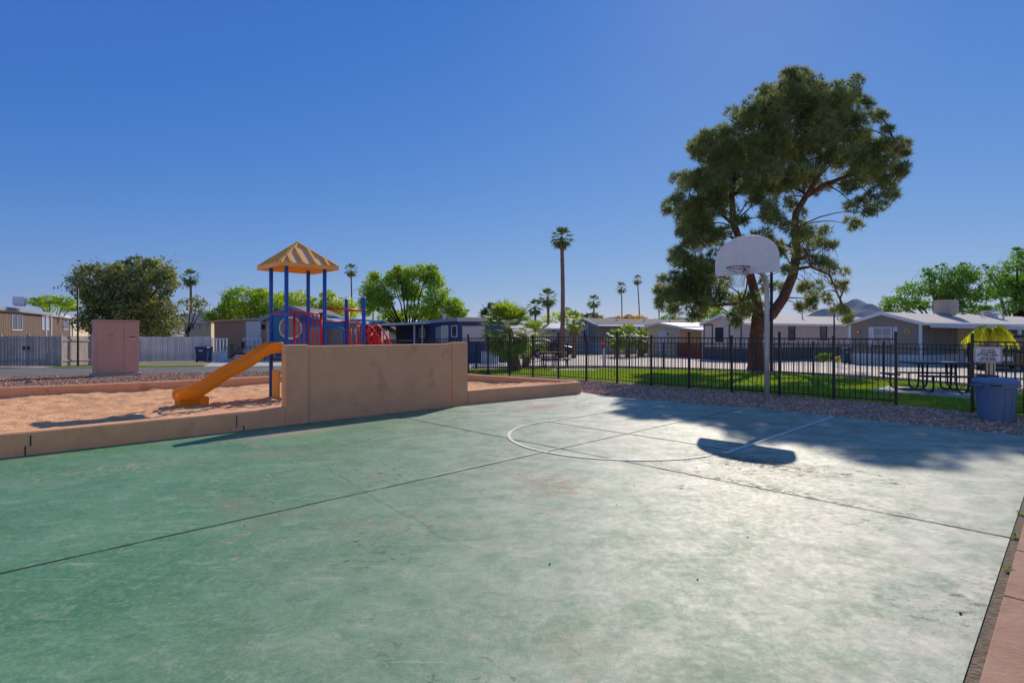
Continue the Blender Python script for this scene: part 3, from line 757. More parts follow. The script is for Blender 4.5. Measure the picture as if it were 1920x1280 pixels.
    for i in range(6):
        for k in range(seg): fs.append((i*seg+k, i*seg+(k+1) % seg, (i+1)*seg+(k+1) % seg, (i+1)*seg+k))
    b.add(vs, fs); b.build('dome', 'dome_glass', pn, smooth=True)
    # steering wheel disc near the B post
    b = MB(); wc = cor['B']-V*.10-U*.06+UP*1.93; b.disc(wc, V, .11, .05, 20); b.build('steering_wheel', 'blue_pole', r, bevel=.015)
    # second bay: rails and blue tunnel panel
    b = MB()
    zt = 2.19
    b.tube([cor['R']+UP*zt-U*.0, c2['R2']+UP*(zt-.01)+U*.08], .02, 10)
    b.tube([cor['B']+UP*1.92, c2['B2']+UP*1.90], .02, 10)
    b.tube([c2['B2']-UP*-.9-V*.12, c2['B2']+UP*2.18-V*.12], .02, 8)
    b.tube([c2['B2']+UP*2.18-V*.12, c2['R2']+UP*2.17+V*.1], .016, 8)
    b.build('hand_rail', 'red_paint', r, smooth=True)
    b = MB(); q0, q1 = cor['B']+U*.06, c2['B2']-U*.05
    b.prism([q0+UP*1.76, q1+UP*1.72, q1+UP*1.88, q0+UP*1.90], [q0+UP*1.76+V*.04, q1+UP*1.72+V*.04, q1+UP*1.88+V*.04, q0+UP*1.90+V*.04]); b.build('bridge_panel', 'blue_plastic', r)
    b = MB(); k0 = cor['R']+U*.03
    pts = [k0+UP*1.74, k0+U*.36+UP*1.74]
    for i in range(1, 6):
        t = math.pi/2*i/5; pts.append(k0+U*(.36+.10*math.sin(t))+UP*(1.74-.10*(1-math.cos(t))))
    pts.append(k0+U*.46+UP*1.1); b.tube(pts, .021, 8); b.build('bridge_hoop', 'blue_pole', r, smooth=True)
    b = MB(); b.box((cor['B']+c2['R2']+cor['R']+c2['B2'])/4+UP*.9, .95, .85, .05, U); b.build('deck', 'metal_dark', r)
    # spiral climber
    b = MB(); sc_ = c2['R2']+V*.42+U*.24
    pts = []
    for i in range(90):
        t = i/89; an = 2*math.pi*3.6*t+1; pts.append(sc_+Vector((math.cos(an)*.20, math.sin(an)*.20, .15+1.8*t)))
    b.tube(pts, .017, 7); b.tube([sc_+UP*.05, sc_+UP*1.95], .019, 8)
    b.tube([sc_+UP*1.93, c2['B2']+UP*1.93], .017, 6)
    for k in range(4):
        s_ = c2['R2']+V*(.1+.2*k)+U*.02; b.tube([s_+UP*.9, s_+UP*1.72], .014, 6)
    b.build('spiral_climber', 'red_paint', r, smooth=True)
    # arched climber running down to the right
    for side in (0, 1):
        b = MB(); st0 = c2['R2']+U*.05-V*0.02+V*(.42*side); pts = [st0+UP*.15]
        arc = [(0, 1.6), (.08, 1.76), (.22, 1.84), (.38, 1.80), (.52, 1.66), (.70, 1.40), (.92, 1.08), (1.14, .74), (1.34, .40), (1.50, .06)]
        top_ = [st0+(U*.9-V*.05).normalized()*x*.92+UP*z for x, z in arc]
        b.tube(top_, .021, 8)
        low = [p-UP*.42 for p in top_[1:8]]; b.tube(low, .015, 8)
        for p_, q_ in zip(top_[1:8], low): b.tube([p_, q_], .013, 6)
        for p_, q_ in zip(top_[2:7], top_[3:8]): m_ = (p_+q_)/2; b.tube([m_, m_-UP*.42], .013, 6)
        if side == 0:
            for p_ in top_[6:-1]: b.tube([p_, p_+V*.42], .014, 6)
        b.build('arch_climber', 'red_paint', r, smooth=True)
    # yellow climbing panel under the deck
    b = MB(); q = cor['L']-V*.0; e0 = cor['L']-V*.06; b.box(e0.lerp(cor['F'], .28)+UP*.42-U*.0, .04, .40, .68, U); yo = b.build('kick_panel', 'yellow_plastic', r, bevel=.03)
    # slide
    s0 = c-U*(a-.02); L_ = 2.12; prof = []
    N = 40
    key = [(-.2, 1.2), (0, 1.21), (.25, 1.20), (.40, 1.13), (.56, .995), (.73, .89), (.86, .82), (1.06, .73), (1.23, .635), (1.42, .50), (1.58, .385), (1.75, .32), (1.95, .295), (2.12, .285), (2.3, .285)]
    kx = [k[0] for k in key]; kz = [k[1] for k in key]
    def zc_(x):
        h = .07; return (np.interp(x-h, kx, kz)+np.interp(x, kx, kz)+np.interp(x+h, kx, kz))/3
    b = MB(); cs = [(-.30, -.02), (-.315, .10), (-.305, .185), (-.275, .20), (-.245, .185), (-.215, .06), (-.17, .012), (-.09, -.004), (0, -.008), (.09, -.004), (.17, .012), (.215, .06), (.245, .185), (.275, .20), (.305, .185), (.315, .10), (.30, -.02), (.22, -.055), (0, -.065), (-.22, -.055)]
    rows = []
    for i in range(N+1):
        x = L_*i/N; p = s0-U*x; z = zc_(x); sc2 = 1.0
        wall = 1.0 if x < 1.6 else 1-.25*(x-1.6)/.52
        rows.append([p+V*y+UP*(z+(zz*wall if zz > 0 else zz)) for y, zz in cs])
    n = len(cs); b.add([v for rr_ in rows for v in rr_], [(i*n+k, i*n+(k+1) % n, (i+1)*n+(k+1) % n, (i+1)*n+k) for i in range(N) for k in range(n)]+[tuple(range(n)), tuple(N*n+k for k in reversed(range(n)))])
    sl = b.build('slide', 'orange_plastic', r, smooth=True); sl.modifiers.new('subd', 'SUBSURF').levels = 1; sl.modifiers['subd'].render_levels = 1
    b = MB(); e = s0-U*1.80
    for dx, wd in ((0, .20), (.17, .19), (-.17, .19)):
        b.prism([e-U*dx+U*.1*k+V*wd*m+UP*.03 for k, m in ((-1, -1), (1, -1), (1, 1), (-1, 1))], [e-U*dx+U*.11*k+V*(wd+.04)*m+UP*.29 for k, m in ((-1, -1), (1, -1), (1, 1), (-1, 1))])
    b.build('slide_foot', 'orange_plastic', sl, bevel=.035)
    b = MB(); b.box(s0-U*.02+UP*1.22, .05, .64, .3, U)
playset()

# ---------------------------------------------------------------- utility cabinet
def cabinet():
    p = Vector((X(217, 20.06), 20.06, .10)); r = root('utility_cabinet', p, 'pink metal utility cabinet with two doors on the gravel bed', 'utility cabinet')
    b = MB(); b.box(p+UP*.02, 1.42, 1.12, .10, U); b.build('plinth', 'concrete', r, bevel=.01)
    b = MB(); b.box(p+UP*(.07+.93), 1.27, .95, 1.86, U); b.build('body', 'cabinet', r, bevel=.012)
    b = MB(); b.box(p+UP*1.955, 1.32, 1.0, .05, U); b.build('lid', 'cabinet_lip', r, bevel=.01)
    fr = p-V*.475
    for s0, s1 in ((-.61, .165), (.175, .60)):
        b = MB(); b.box(fr+U*(s0+s1)/2+UP*1.0-V*.010, s1-s0, .02, 1.80, U); b.build('door', 'cabinet', r, bevel=.004)
    b = MB(); b.box(fr+U*.43+UP*1.33-V*.024, .19, .006, .11, U); lb2 = b.build('label_plate', 'label_white', r)
    b = MB(); b.box(fr+U*.43+UP*1.368-V*.029, .19, .004, .035, U); b.box(fr+U*.43+UP*1.32-V*.029, .17, .004, .02, U); b.build('label_band', 'rim_red', lb2)
    b = MB(); b.box(fr-U*.22+UP*1.42-V*.024, .22, .006, .025, U, None, None); b.build('scrape', 'paver', r)
    b = MB()
    sd_ = p-U*.64
    for k in range(4): b.box(sd_+UP*(1.15+k*.035)-V*.2, .012, .18, .012, U)
    b.build('louvre', 'cabinet_lip', r)
cabinet()
o = MB()
def blob(name, p, s, m, label, cat, seed=0, parent=None):
    bm = bmesh.new(); bmesh.ops.create_icosphere(bm, subdivisions=2, radius=1)
    for v in bm.verts:
        k = 1+.28*noise.noise(v.co*1.7+Vector((seed, 0, 0))); v.co = Vector((v.co.x*s[0]*k, v.co.y*s[1]*k, v.co.z*s[2]*k))
    me = bpy.data.meshes.new(name); bm.to_mesh(me); bm.free(); me.materials.append(M_(m)); o = bpy.data.objects.new(name, me); COL.objects.link(o); o.location = p; return tag(o, label, cat)
rp = gp(57, 718.5, .17); blob('rock', Vector((rp.x, rp.y, .18)), (.16, .11, .09), 'rock', 'pale rock lying in the red gravel in the shadow line', 'rock', 3)
rp = gp(735/1920*300, 719, .17)

# ---------------------------------------------------------------- trash can, sign, table
def trash_can():
    p = gp(1867, 787); r = root('trash_can', p, 'round blue grey plastic trash can with open lid by the fence', 'trash can')
    b = MB(); b.lathe(p, [(.235, 0), (.245, .01), (.30, .60), (.325, .605), (.335, .70), (.325, .705)], 36); bo = b.build('body', 'trash_blue', r, smooth=False)
    rb = MB()
    for k in range(14):
        t = 2*math.pi*k/14; d = Vector((math.cos(t), math.sin(t), 0)); 
        rb.bar(p+d*.252+UP*.05, p+d*.297+UP*.56, .018, .014)
    rb.build('rib', 'trash_blue', bo)
    for s_ in (-1, 1):
        b = MB(); d = (U*.707-V*.707)*s_; h0 = p+d*.335+UP*.66
        sd_ = Vector((-d.y, d.x, 0)).normalized(); b.tube([h0-sd_*.10, h0-sd_*.08+d*.055-UP*.02, h0+sd_*.08+d*.055-UP*.02, h0+sd_*.10], .02, 8); b.build('handle', 'trash_blue', r, smooth=True)
    b = MB(); seg = 36
    prof = [(.345, .70), (.350, .72), (.335, .745), (.27, .765), (.19, .765), (.15, .74), (.14, .70)]
    b2 = MB(); vs = []
    for rr, z in prof:
        for k in range(seg): t = 2*math.pi*k/seg; vs.append(p+Vector((rr*math.cos(t), rr*math.sin(t), z)))
    b.add(vs, [(i*seg+k, i*seg+(k+1) % seg, (i+1)*seg+(k+1) % seg, (i+1)*seg+k) for i in range(len(prof)-1) for k in range(seg)])
    b.build('lid', 'trash_rim', r, smooth=True)
    b = MB(); b.disc(p+UP*.70, UP, .15, .01, 24); b.build('opening', 'rubber', r)
    tc_ = p+Vector((-p.x, -p.y, 0)).normalized()*.338; nrm = Vector((-p.x, -p.y, 0)).normalized(); xd = Vector((-nrm.y, nrm.x, 0))
    b = MB(); b.box(tc_+UP*.655, .006, .16, .022, nrm); b.build('emblem', 'rubber', bo)
trash_can()
def sign():
    fc = GT1+FD*.36; Yd = fc.y; c = Vector((X(1851.5, 10.68), 10.68, 1.19)); 
    d = Vector((.985, -.17, 0)).normalized(); d = FD*.75+Vector((.5, 0, 0)); d.normalize(); n = Vector((d.y, -d.x, 0))
    if n.y > 0: n = -n
    c = c+n*.02
    r = root('park_sign', c, 'white rounded sign about pets fixed to the black fence above the trash can', 'sign')
    w2, h2, rd = .215, .155, .04
    def rr(w2, h2, rd, k):
        out = []
        for cx_, cz, a0 in ((w2-rd, h2-rd, 0), (-w2+rd, h2-rd, 90), (-w2+rd, -h2+rd, 180), (w2-rd, -h2+rd, 270)):
            for i in range(6): t = math.radians(a0+18*i); out.append(c+d*(cx_+rd*math.cos(t))+UP*(cz+rd*math.sin(t))+n*k)
        return out
    b = MB(); b.prism(rr(w2, h2, rd, 0), rr(w2, h2, rd, .005)); b.build('plate', 'worn_white', r)
    b = MB(); A = rr(w2-.012, h2-.012, .034, .0065); B_ = rr(w2-.022, h2-.022, .028, .0065); m = len(A); b.add(A+B_, [(i, (i+1) % m, m+(i+1) % m, m+i) for i in range(m)]); b.build('border', 'text_black', r)
    for s_, sz, z in (('NO PETS', .052, .082), ('ALLOWED', .052, .036), ('IN THIS AREA.', .052, -.010), ('VIOLATORS', .040, -.062), ('WILL BE FINED', .040, -.100)):
        text_mesh('lettering', s_, sz, c+UP*z+n*.0075, d, UP, 'text_black', r, .001, .0016)
sign()
def picnic(loc, zrot, label, name='picnic_table'):
    r = root(name, (0, 0, 0), label, 'picnic table', 'picnic tables on the lawn')
    b = MB(); b.box((0, 0, .765), 1.5, .76, .05, Vector((1, 0, 0))); b.build('table_top', 'table_top', r, bevel=.012)
    for sy in (-1, 1):
        b = MB(); b.box((0, sy*.72, .45), 1.35, .26, .045); b.build('bench_seat', 'table_top', r, bevel=.01)
    for sx in (-1, 1):
        b = MB(); b.box((sx*1.10, 0, .45), .28, .62, .045); b.build('bench_seat', 'table_top', r, bevel=.01)
    for sx in (-1, 1):
        b = MB()
        for sy in (-1, 1):
            for ox in (0,):
                b.tube([(sx*.38, sy*.10, .74), (sx*.38, sy*.14, .20), (sx*.38, sy*.20, .08), (sx*.38, sy*.30, .04), (sx*.38, sy*.58, .04), (sx*.38, sy*.69, .09), (sx*.38, sy*.72, .2), (sx*.38, sy*.72, .43)], .024, 8)
        b.build('leg_frame', 'metal_dark', r, smooth=True)
        b = MB()
        b.tube([(sx*.22, 0, .74), (sx*.24, 0, .2), (sx*.34, 0, .06), (sx*.6, 0, .04), (sx*.95, 0, .05), (sx*1.07, 0, .12), (sx*1.10, 0, .25), (sx*1.10, 0, .43)], .024, 8)
        b.build('leg_frame', 'metal_dark', r, smooth=True)
    r.location = loc; r.rotation_euler = (0, 0, zrot); return r
P0 = picnic(TB+UP*.05, math.radians(-15), 'black picnic table with four benches on a pad behind the gate gap')
P1 = copy_tree(P0); pl = gp(1030, 690.5); P1.location = Vector((pl.x, pl.y, pl.z)); P1.rotation_euler = (0, 0, math.radians(8)); P1['label'] = 'dark picnic table in the sunny lawn beside the thick palm trunk'
P1.scale = (.82, .9, 1.08)

# ---------------------------------------------------------------- lamps, posts
def lamp(px, py, top_py, label, head=True, rr=.05):
    p = gp(px, py); zt = Z(top_py, p.y); r = root('street_lamp', p, label, 'street lamp', 'thin dark lamp posts')
    b = MB(); b.tube([p, Vector((p.x, p.y, zt))], [rr, rr*.8], 10); b.build('pole', 'metal_dark', r, smooth=True)
    b = MB(); b.tube([Vector((p.x, p.y, zt-.05)), Vector((p.x-.22, p.y, zt))], .02, 6); b.build('arm', 'metal_dark', r)
    b = MB(); b.lathe(Vector((p.x-.28, p.y, zt-.10)), [(.05, 0), (.15, .03), (.15, .10), (.06, .14)], 16); b.build('lamp_head', 'beige_metal', r)
lamp(146, 686, 539, 'dark lamp post in front of the grey plank fence at the left', rr=.055)
lamp(1446.5, 696, 500, 'dark lamp post rising behind the basketball pole', rr=.075)
lamp(1564, 686.5, 568, 'thin dark lamp post beside the green bush near the grey gabled house')

# ---------------------------------------------------------------- plank fences
def plank_fence(name, pts, hts, m, label, gates=()):
    r = root(name, pts[0], label, 'fence')
    b = MB(); pr = MB()
    for i in range(len(pts)-1):
        a, c = pts[i], pts[i+1]; d = (c-a); L_ = math.hypot(d.x, d.y); du = Vector((d.x, d.y, 0))/L_; n = int(L_/.145); nn = Vector((du.y, -du.x, 0))
        if nn.y > 0: nn = -nn
        for k in range(n):
            t = (k+.5)/n; p = a+d*t; h = hts[i]+(hts[i+1]-hts[i])*t+random.uniform(-.02, .02)
            b.box(p+UP*(h/2+.02)+nn*random.uniform(0, .006), L_/n*.93, .02, h-.04, du)
        for k in range(int(L_/2.4)+1):
            p = a+du*min(L_, k*2.4)-nn*.06; pr.box(Vector((p.x, p.y, g(p.y)+.95)), .09, .09, 1.8, du)
        for hh in (.35, 1.5): pr.bar(a+UP*hh-nn*.03, c+UP*hh-nn*.03, .04, .08)
    b.build('plank', m, r); pr.build('rail', m, r); return r
q = [gp(-200, 689), gp(0, 687.8), gp(52, 687.6), gp(113, 687.2), gp(172, 684.5), gp(200, 683)]
hs_ = [Z(630, p.y)-p.z for p in q]; hs_[0] = hs_[1]
pf = plank_fence('plank_fence', q, hs_, 'wood_grey', 'weathered grey plank fence with double gate in front of the brown house')
for px in (46.5, 55):
    gb = MB(); p = gp(px, 687.6); gb.box(Vector((p.x, p.y-.07, Z(652, p.y))), .09, .05, .19); gb.build('gate_handle', 'metal_dark', pf)
q = [gp(172, 684), gp(262, 679.2), gp(330, 678.3), gp(397, 677.4)]
plank_fence('plank_fence', q, [Z(631, p.y)-p.z for p in q], 'wood_light', 'pale grey plank fence behind the pink cabinet and blue bin')
def picket_gate(px0, px1, py, top, label):
    a = gp(px0, py); c = Vector((X(px1, a.y), a.y, a.z)); r = root('picket_gate', a, label, 'gate', 'white picket gates of the porch'); zt = Z(top, a.y); b = MB()
    n = 5; h = zt-a.z
    for k in range(n):
        p = a.lerp(c, k/(n-1)); b.box(p+UP*h/2, .09, .05, h)
    b.box((a+c)/2+UP*(h-.04), (c-a).length, .06, .08); b.box((a+c)/2+UP*(h*.46), (c-a).length, .058, .08)
    b.box((a+c)/2+UP*(h*.22)+Vector((0, .03, 0)), (c-a).length, .03, h*.36); b.build('pickets', 'white_paint', r)
picket_gate(399, 425, 677, 634, 'white picket gate panel beside the blue wheelie bin')
picket_gate(457, 490, 672, 634, 'white picket gate panel in front of the white door')
def wheelie(px0, px1, py0, py1, m, label):
    p = gp((px0+px1)/2, py1); k = p.y/F; w_ = (px1-px0)*k; h = (py1-py0)*k; r = root('wheelie_bin', p, label, 'wheelie bin', 'wheelie bins')
    b = MB(); b.prism([p+Vector((a*w_*.38, c*w_*.38, .05)) for a, c in ((-1, -1), (1, -1), (1, 1), (-1, 1))], [p+Vector((a*w_*.46, c*w_*.46, h*.9)) for a, c in ((-1, -1), (1, -1), (1, 1), (-1, 1))]); b.build('body', m, r, bevel=.02)
    b = MB(); b.prism([p+Vector((a*w_*.51, c*w_*.5, h*.9)) for a, c in ((-1, -1.05), (1, -1.05), (1, 1), (-1, 1))], [p+Vector((a*w_*.46, c*w_*.46, h)) for a, c in ((-1, -1), (1, -1), (1, 1), (-1, 1))]); b.build('lid', m, r, bevel=.01)
    for s_ in (-1, 1):
        b = MB(); b.disc(p+Vector((s_*w_*.34, -w_*.40, .11)), Vector((1, 0, 0)), .11, .06, 16); b.build('wheel', 'rubber', r)
    b = MB(); b.box(p+Vector((0, -w_*.50, h*.74)), w_*.28, .01, h*.08); b.build('emblem', 'label_white', r)
wheelie(371, 395, 649.5, 678, 'bin_blue', 'dark blue wheelie bin standing in front of the pale plank fence')
wheelie(1579, 1592, 652, 682, 'bin_teal', 'teal wheelie bin at the corner of the grey gabled house')

# ---------------------------------------------------------------- houses
class Face:
    def __init__(s, o, d):
        s.o = Vector((o[0], o[1], 0)); s.d = Vector((d[0], d[1], 0)).normalized(); n = Vector((s.d.y, -s.d.x, 0)); s.n = n if n.dot(-s.o) > 0 else -n
    def s_(s, px): r = (px-CX)/F; return (r*s.o.y-s.o.x)/(s.d.x-r*s.d.y)
    def y_(s, px): return (s.o+s.d*s.s_(px)).y
    def z_(s, px, py): return Z(py, s.y_(px))
    def box(s, mb, s0, s1, z0, z1, k0, k1):
        c = s.o+s.d*(s0+s1)/2+s.n*(k0+k1)/2+UP*(z0+z1)/2; mb.box(c, abs(s1-s0), abs(k1-k0), abs(z1-z0), s.d, s.n)
    def rect(s, px0, py0, px1, py1):
        pm = (px0+px1)/2; return s.s_(px0), s.s_(px1), s.z_(pm, py1), s.z_(pm, py0)
def window(face, px0, py0, px1, py1, par, frame='white_paint', pane='glass', mull=1, name='window', fw=.06, bars=0):
    s0, s1, z0, z1 = face.rect(px0, py0, px1, py1); b = MB(); w_ = fw
    for a in ((s0, s0+w_, z0, z1), (s1-w_, s1, z0, z1), (s0+w_, s1-w_, z0, z0+w_), (s0+w_, s1-w_, z1-w_, z1)): face.box(b, *a, .005, .055)
    for i in range(mull): c = s0+(s1-s0)*(i+1)/(mull+1); face.box(b, c-.02, c+.02, z0+w_, z1-w_, .012, .05)
    for i in range(bars): c = z0+(z1-z0)*(i+1)/(bars+1); face.box(b, s0+w_, s1-w_, c-.02, c+.02, .014, .046)
    fr = b.build(name, frame, par); b = MB(); face.box(b, s0+w_*.5, s1-w_*.5, z0+w_*.5, z1-w_*.5, .002, .02); b.build('pane', pane, fr); return fr
def door(face, px0, py0, px1, py1, par, m='door_white', frame='white_paint'):
    s0, s1, z0, z1 = face.rect(px0, py0, px1, py1); b = MB(); face.box(b, s0, s1, z0, z1, .005, .05); d = b.build('door', m, par)
    b = MB(); w_ = .07
    for a in ((s0-w_, s0, z0, z1+w_), (s1, s1+w_, z0, z1+w_), (s0, s1, z1, z1+w_)): face.box(b, *a, .004, .07)
    b.build('door_frame', frame, d)
    b = MB(); n_ = 2
    for i in range(2):
        for j in range(3):
            a0 = s0+(s1-s0)*(.12+.42*i); a1 = a0+(s1-s0)*.33; c0 = z0+(z1-z0)*(.08+.31*j); c1 = c0+(z1-z0)*.22; face.box(b, a0, a1, c0, c1, .05, .062)
    b.build('door_panel', m, d); b = MB(); face.box(b, s1-.12, s1-.07, z0+.95, z0+1.0, .05, .10); b.build('handle', 'metal_dark', d); return d
def gable_house(name, label, C0, ld, L_, wd, W, zg, ze, zr, wall, roof, skirt=None, skh=.7, over=.25, trim='white_paint', group=None, battens=True):
    """C0: corner of the gable end; wd runs along the gable, ld along the ridge"""
    C0 = Vector((C0[0], C0[1], 0)); ld = Vector(ld).normalized(); wd = Vector(wd).normalized()
    r = root(name, C0+UP*zg, label, 'house', group)
    zs = zg+(skh if skirt else 0)
    b = MB(); pent = lambda c: [c+UP*zs, c+wd*W+UP*zs, c+wd*W+UP*ze, c+wd*W/2+UP*zr, c+UP*ze]
    b.prism(pent(C0), pent(C0+ld*L_))
    wl = b.build('wall', wall, r)
    if battens:
        b = MB()
        f = Face(C0, wd); f2 = Face(C0+wd*W, ld); f3 = Face(C0, ld)
        for ff_, LL in ((f, W), (f2, L_)):
            n = int(LL/.8)
            for i in range(n+1):
                s = LL*i/n; zt = ze if ff_ is f2 else ze+(zr-ze)*(1-abs(s-W/2)/(W/2)); ff_.box(b, s-.018, s+.018, zs, zt-.03, 0, .012)
        b.build('batten', wall, wl)
    if skirt:
        b = MB(); e = .04; c = C0-wd*e-ld*e; b.prism([c+UP*(zg-.15), c+wd*(W+2*e)+UP*(zg-.15), c+wd*(W+2*e)+ld*(L_+2*e)+UP*(zg-.15), c+ld*(L_+2*e)+UP*(zg-.15)], [c+UP*zs, c+wd*(W+2*e)+UP*zs, c+wd*(W+2*e)+ld*(L_+2*e)+UP*zs, c+ld*(L_+2*e)+UP*zs]); b.build('skirting', skirt, r)
    b = MB(); sl = (zr-ze)/(W/2); t = .10
    for s_ in (0, 1):
        e0 = (C0-wd*over) if s_ == 0 else (C0+wd*(W+over)); rg = C0+wd*W/2; ez = ze-sl*over+.03
        A = [e0-ld*over+UP*ez, rg-ld*over+UP*(zr+.03), rg+ld*(L_+over)+UP*(zr+.03), e0+ld*(L_+over)+UP*ez]
        b.prism(A, [p+UP*t for p in A])
    ro = b.build('roof', roof, r)
    b = MB()
    for s_ in (0, 1):
        e0 = (C0-wd*over) if s_ == 0 else (C0+wd*(W+over)); rg = C0+wd*W/2; ez = ze-sl*over+.06
        for q0, q1 in (((e0-ld*(over+.02))+UP*ez, (rg-ld*(over+.02))+UP*(zr+.06)),): b.bar(q0, q1, .05, .20)
        oo_ = e0+(wd*.025 if s_ else -wd*.025); b.bar(oo_-ld*over+UP*(ez-.01), oo_+ld*(L_+over)+UP*(ez-.01), .045, .17)
    b.build('fascia', trim, ro)
    return r, ro
def cooler(par, p, w_, h, m='beige_metal', d=Lh, name='roof_cooler'):
    b = MB(); b.box(p+UP*(h/2+.1), w_, w_, h, d); o = b.build(name, m, par, bevel=.02)
    b = MB()
    for s_ in (-1, 1):
        for k in range(7): b.box(p+UP*(.1+h*(.15+.11*k))+Vector((d.y, -d.x, 0))*(w_/2+.006)*s_, w_*.82, .012, .03, d)
    b.box(p+UP*.05, w_*.8, w_*.8, .1, d); b.build('louvre', m, o); return o
def vents(par, pts, m='roof_white'):
    for p in pts:
        b = MB(); b.tube([p-UP*.1, p+UP*.30], .06, 8); b.tube([p+UP*.30, p+UP*.38], .10, 8); b.build('roof_vent', m, par)
# R1 grey gabled house on the right
C = Vector((22.3, 36.3, 0)); R1, R1r = gable_house('mobile_home', 'dark grey gabled mobile home with white skirting and carport at the right', C, Lh, 19, Wh, 4.2, -.41, 2.18, 2.80, 'grey_wall', 'roof_tan', 'white_skirt', .72)
f1 = Face(C, Wh); f2 = Face(C+Wh*4.2, Lh)
window(f1, 1637, 613, 1673, 646, R1, 'white_paint', 'glass_pale', 1, bars=1)
for a, c in ((1629, 1637), (1675, 1683.5)):
    s0, s1, z0, z1 = f1.rect(a, 612.5, c, 650); b = MB(); n = 4
    for i in range(n):
        x0 = s0+(s1-s0)*(i+.1)/n; f1.box(b, x0, x0+(s1-s0)*.7/n, z0, z1, .004, .03)
    f1.box(b, s0, s1, z0+.25, z0+.33, .004, .026); f1.box(b, s0, s1, z1-.35, z1-.27, .004, .026); b.build('shutter', 'white_paint', R1)
for k_ in (.04, 4.18):
    b = MB(); b.box(C+UP*(.85)+Wh*k_-Lh*.02, .16, .06, 2.55, Wh); b.build('corner_trim', 'white_paint', R1)
for px, m, lab in ((1609.5, 'plaque', ''), (1702, 'plaque_yellow', '')):
    s = f1.s_(px); p = f1.o+f1.d*s+f1.n*.03+UP*f1.z_(px, 622 if px < 1650 else 621); b = MB(); b.disc(p, f1.n, .16, .04, 20); pq = b.build('wall_plaque', m, R1)
    b = MB(); b.disc(p+f1.n*.03, f1.n, .08, .03, 16); b.build('plaque_face', 'plaque' if m != 'plaque' else 'roof_orange', pq)
# carport on its near side
e = C+Wh*4.2; b = MB()
A = [e+Lh*-.25+Wh*.25+UP*2.14, e+Lh*19+Wh*.25+UP*2.14, e+Lh*19+Wh*3.6+UP*1.97, e+Lh*3.0+Wh*3.6+UP*1.97, e+Lh*-.25+Wh*.6+UP*2.12]
b.slab(A, .05); cp = b.build('carport_roof', 'roof_tan', R1)
b = MB(); b.bar(A[4]-UP*.06, A[3]-UP*.06, .05, .22); b.bar(A[3]-UP*.06, A[2]-UP*.06, .05, .22); b.build('fascia', 'roof_white', cp)
for t, w_ in ((3.0, 3.5), (7.5, 3.5), (12, 3.5), (17, 3.5)):
    b = MB(); p = e+Lh*t+Wh*w_; b.box(Vector((p.x, p.y, g(p.y)+(1.9-g(p.y))/2)), .12, .12, 1.9-g(p.y), Lh); b.build('carport_post', 'white_paint', R1)
window(f2, 1795, 618, 1808, 640, R1, 'white_paint', 'glass_pale', 1)
b = MB(); s0 = f2.s_(1793); f2.box(b, s0, s0+2.3, .35, 2.1, .02, .12); b.build('stone_panel', 'cream_wall', R1)
zz = lambda s, k: 2.18+ (2.80-2.18)*(1-abs(k-2.1)/2.1)+.14
cooler(R1r, C+Wh*2.3+Lh*7.2+UP*2.82, 1.05, .95)
vents(R1r, [C+Wh*3.3+Lh*13+UP*2.5, C+Wh*2.6+Lh*11.5+UP*2.75])
b = MB(); p = C+Wh*2.4+Lh*13.5+UP*2.85; b.box(p+UP*.2, .8, .8, .10, Lh); b.box(p+UP*.38, .9, .9, .10, Lh); b.box(p+UP*.05, .6, .6, .3, Lh); b.build('roof_vent', 'roof_white', R1r)
# R2 long pale house
C = Vector((15.9, 45.5, 0)); R2, R2r = gable_house('mobile_home', 'long pale pinkish mobile home with dark skirting behind the pine trunk', C, Lh, 19, Wh, 4.05, -.5, 2.33, 3.0, 'pinkgrey_wall', 'roof_tan', 'dark_skirt', .95)
f1 = Face(C, Wh); f2 = Face(C+Wh*4.05, Lh)
window(f1, 1340, 612, 1359, 643, R2, 'white_paint', 'glass', 0)
for a, c in ((1319.5, 1337), (1367, 1391)):
    s0, s1, z0, z1 = f1.rect(a, 608, c, 656); b = MB(); w_ = .10
    for q_ in ((s0, s0+w_, z0, z1), (s1-w_, s1, z0, z1), (s0+w_, s1-w_, z1-w_, z1)): f1.box(b, *q_, .015, .05)
    b.build('wall_trim', 'trim_dark', R2)
for px0, px1 in ((1478, 1490.5), (1537.5, 1550)): window(f2, px0, 611.5, px1, 638, R2, 'trim_dark', 'glass', 0)
vents(R2r, [C+Wh*2.6+Lh*t+UP*3.0 for t in (4, 9, 14)])
# R3 cream house with door, R4 grey, R5 cream
C = Vector((13.3, 54.0, 0)); R3, R3r = gable_house('mobile_home', 'cream low gabled house with white front door behind the fan palms', C, Lh, 12, Wh, 4.3, -.5, 2.18, 2.50, 'cream_wall', 'roof_white', None, 0, over=.5)
f1 = Face(C, Wh); f2 = Face(C+Wh*4.3, Lh); door(f1, 1236, 622, 1249, 660, R3); window(f1, 1251, 622, 1256, 630, R3, mull=0)
b = MB(); e = C+Wh*4.3; b.slab([e-Lh*.5+Wh*.3+UP*2.15, e+Lh*10+Wh*.3+UP*2.15, e+Lh*10+Wh*2.8+UP*1.95, e-Lh*.5+Wh*2.8+UP*1.95], .1); b.build('porch_roof', 'roof_white', R3)
for t in (0, 3.5): b = MB(); p = e+Lh*t+Wh*2.7; b.box(p+UP*.75, .11, .11, 2.4, Lh); b.build('porch_post', 'white_paint', R3)
C = Vector((7.18, 62.7, 0)); R4, R4r = gable_house('mobile_home', 'grey mobile home with purple brown centre panel behind the stop sign', C, Lh, 24, Wh, 3.9, -.5, 2.60, 3.18, 'grey_wall', 'roof_brown', 'teal_skirt', 1.25)
f1 = Face(C, Wh); f2 = Face(C+Wh*3.9, Lh)
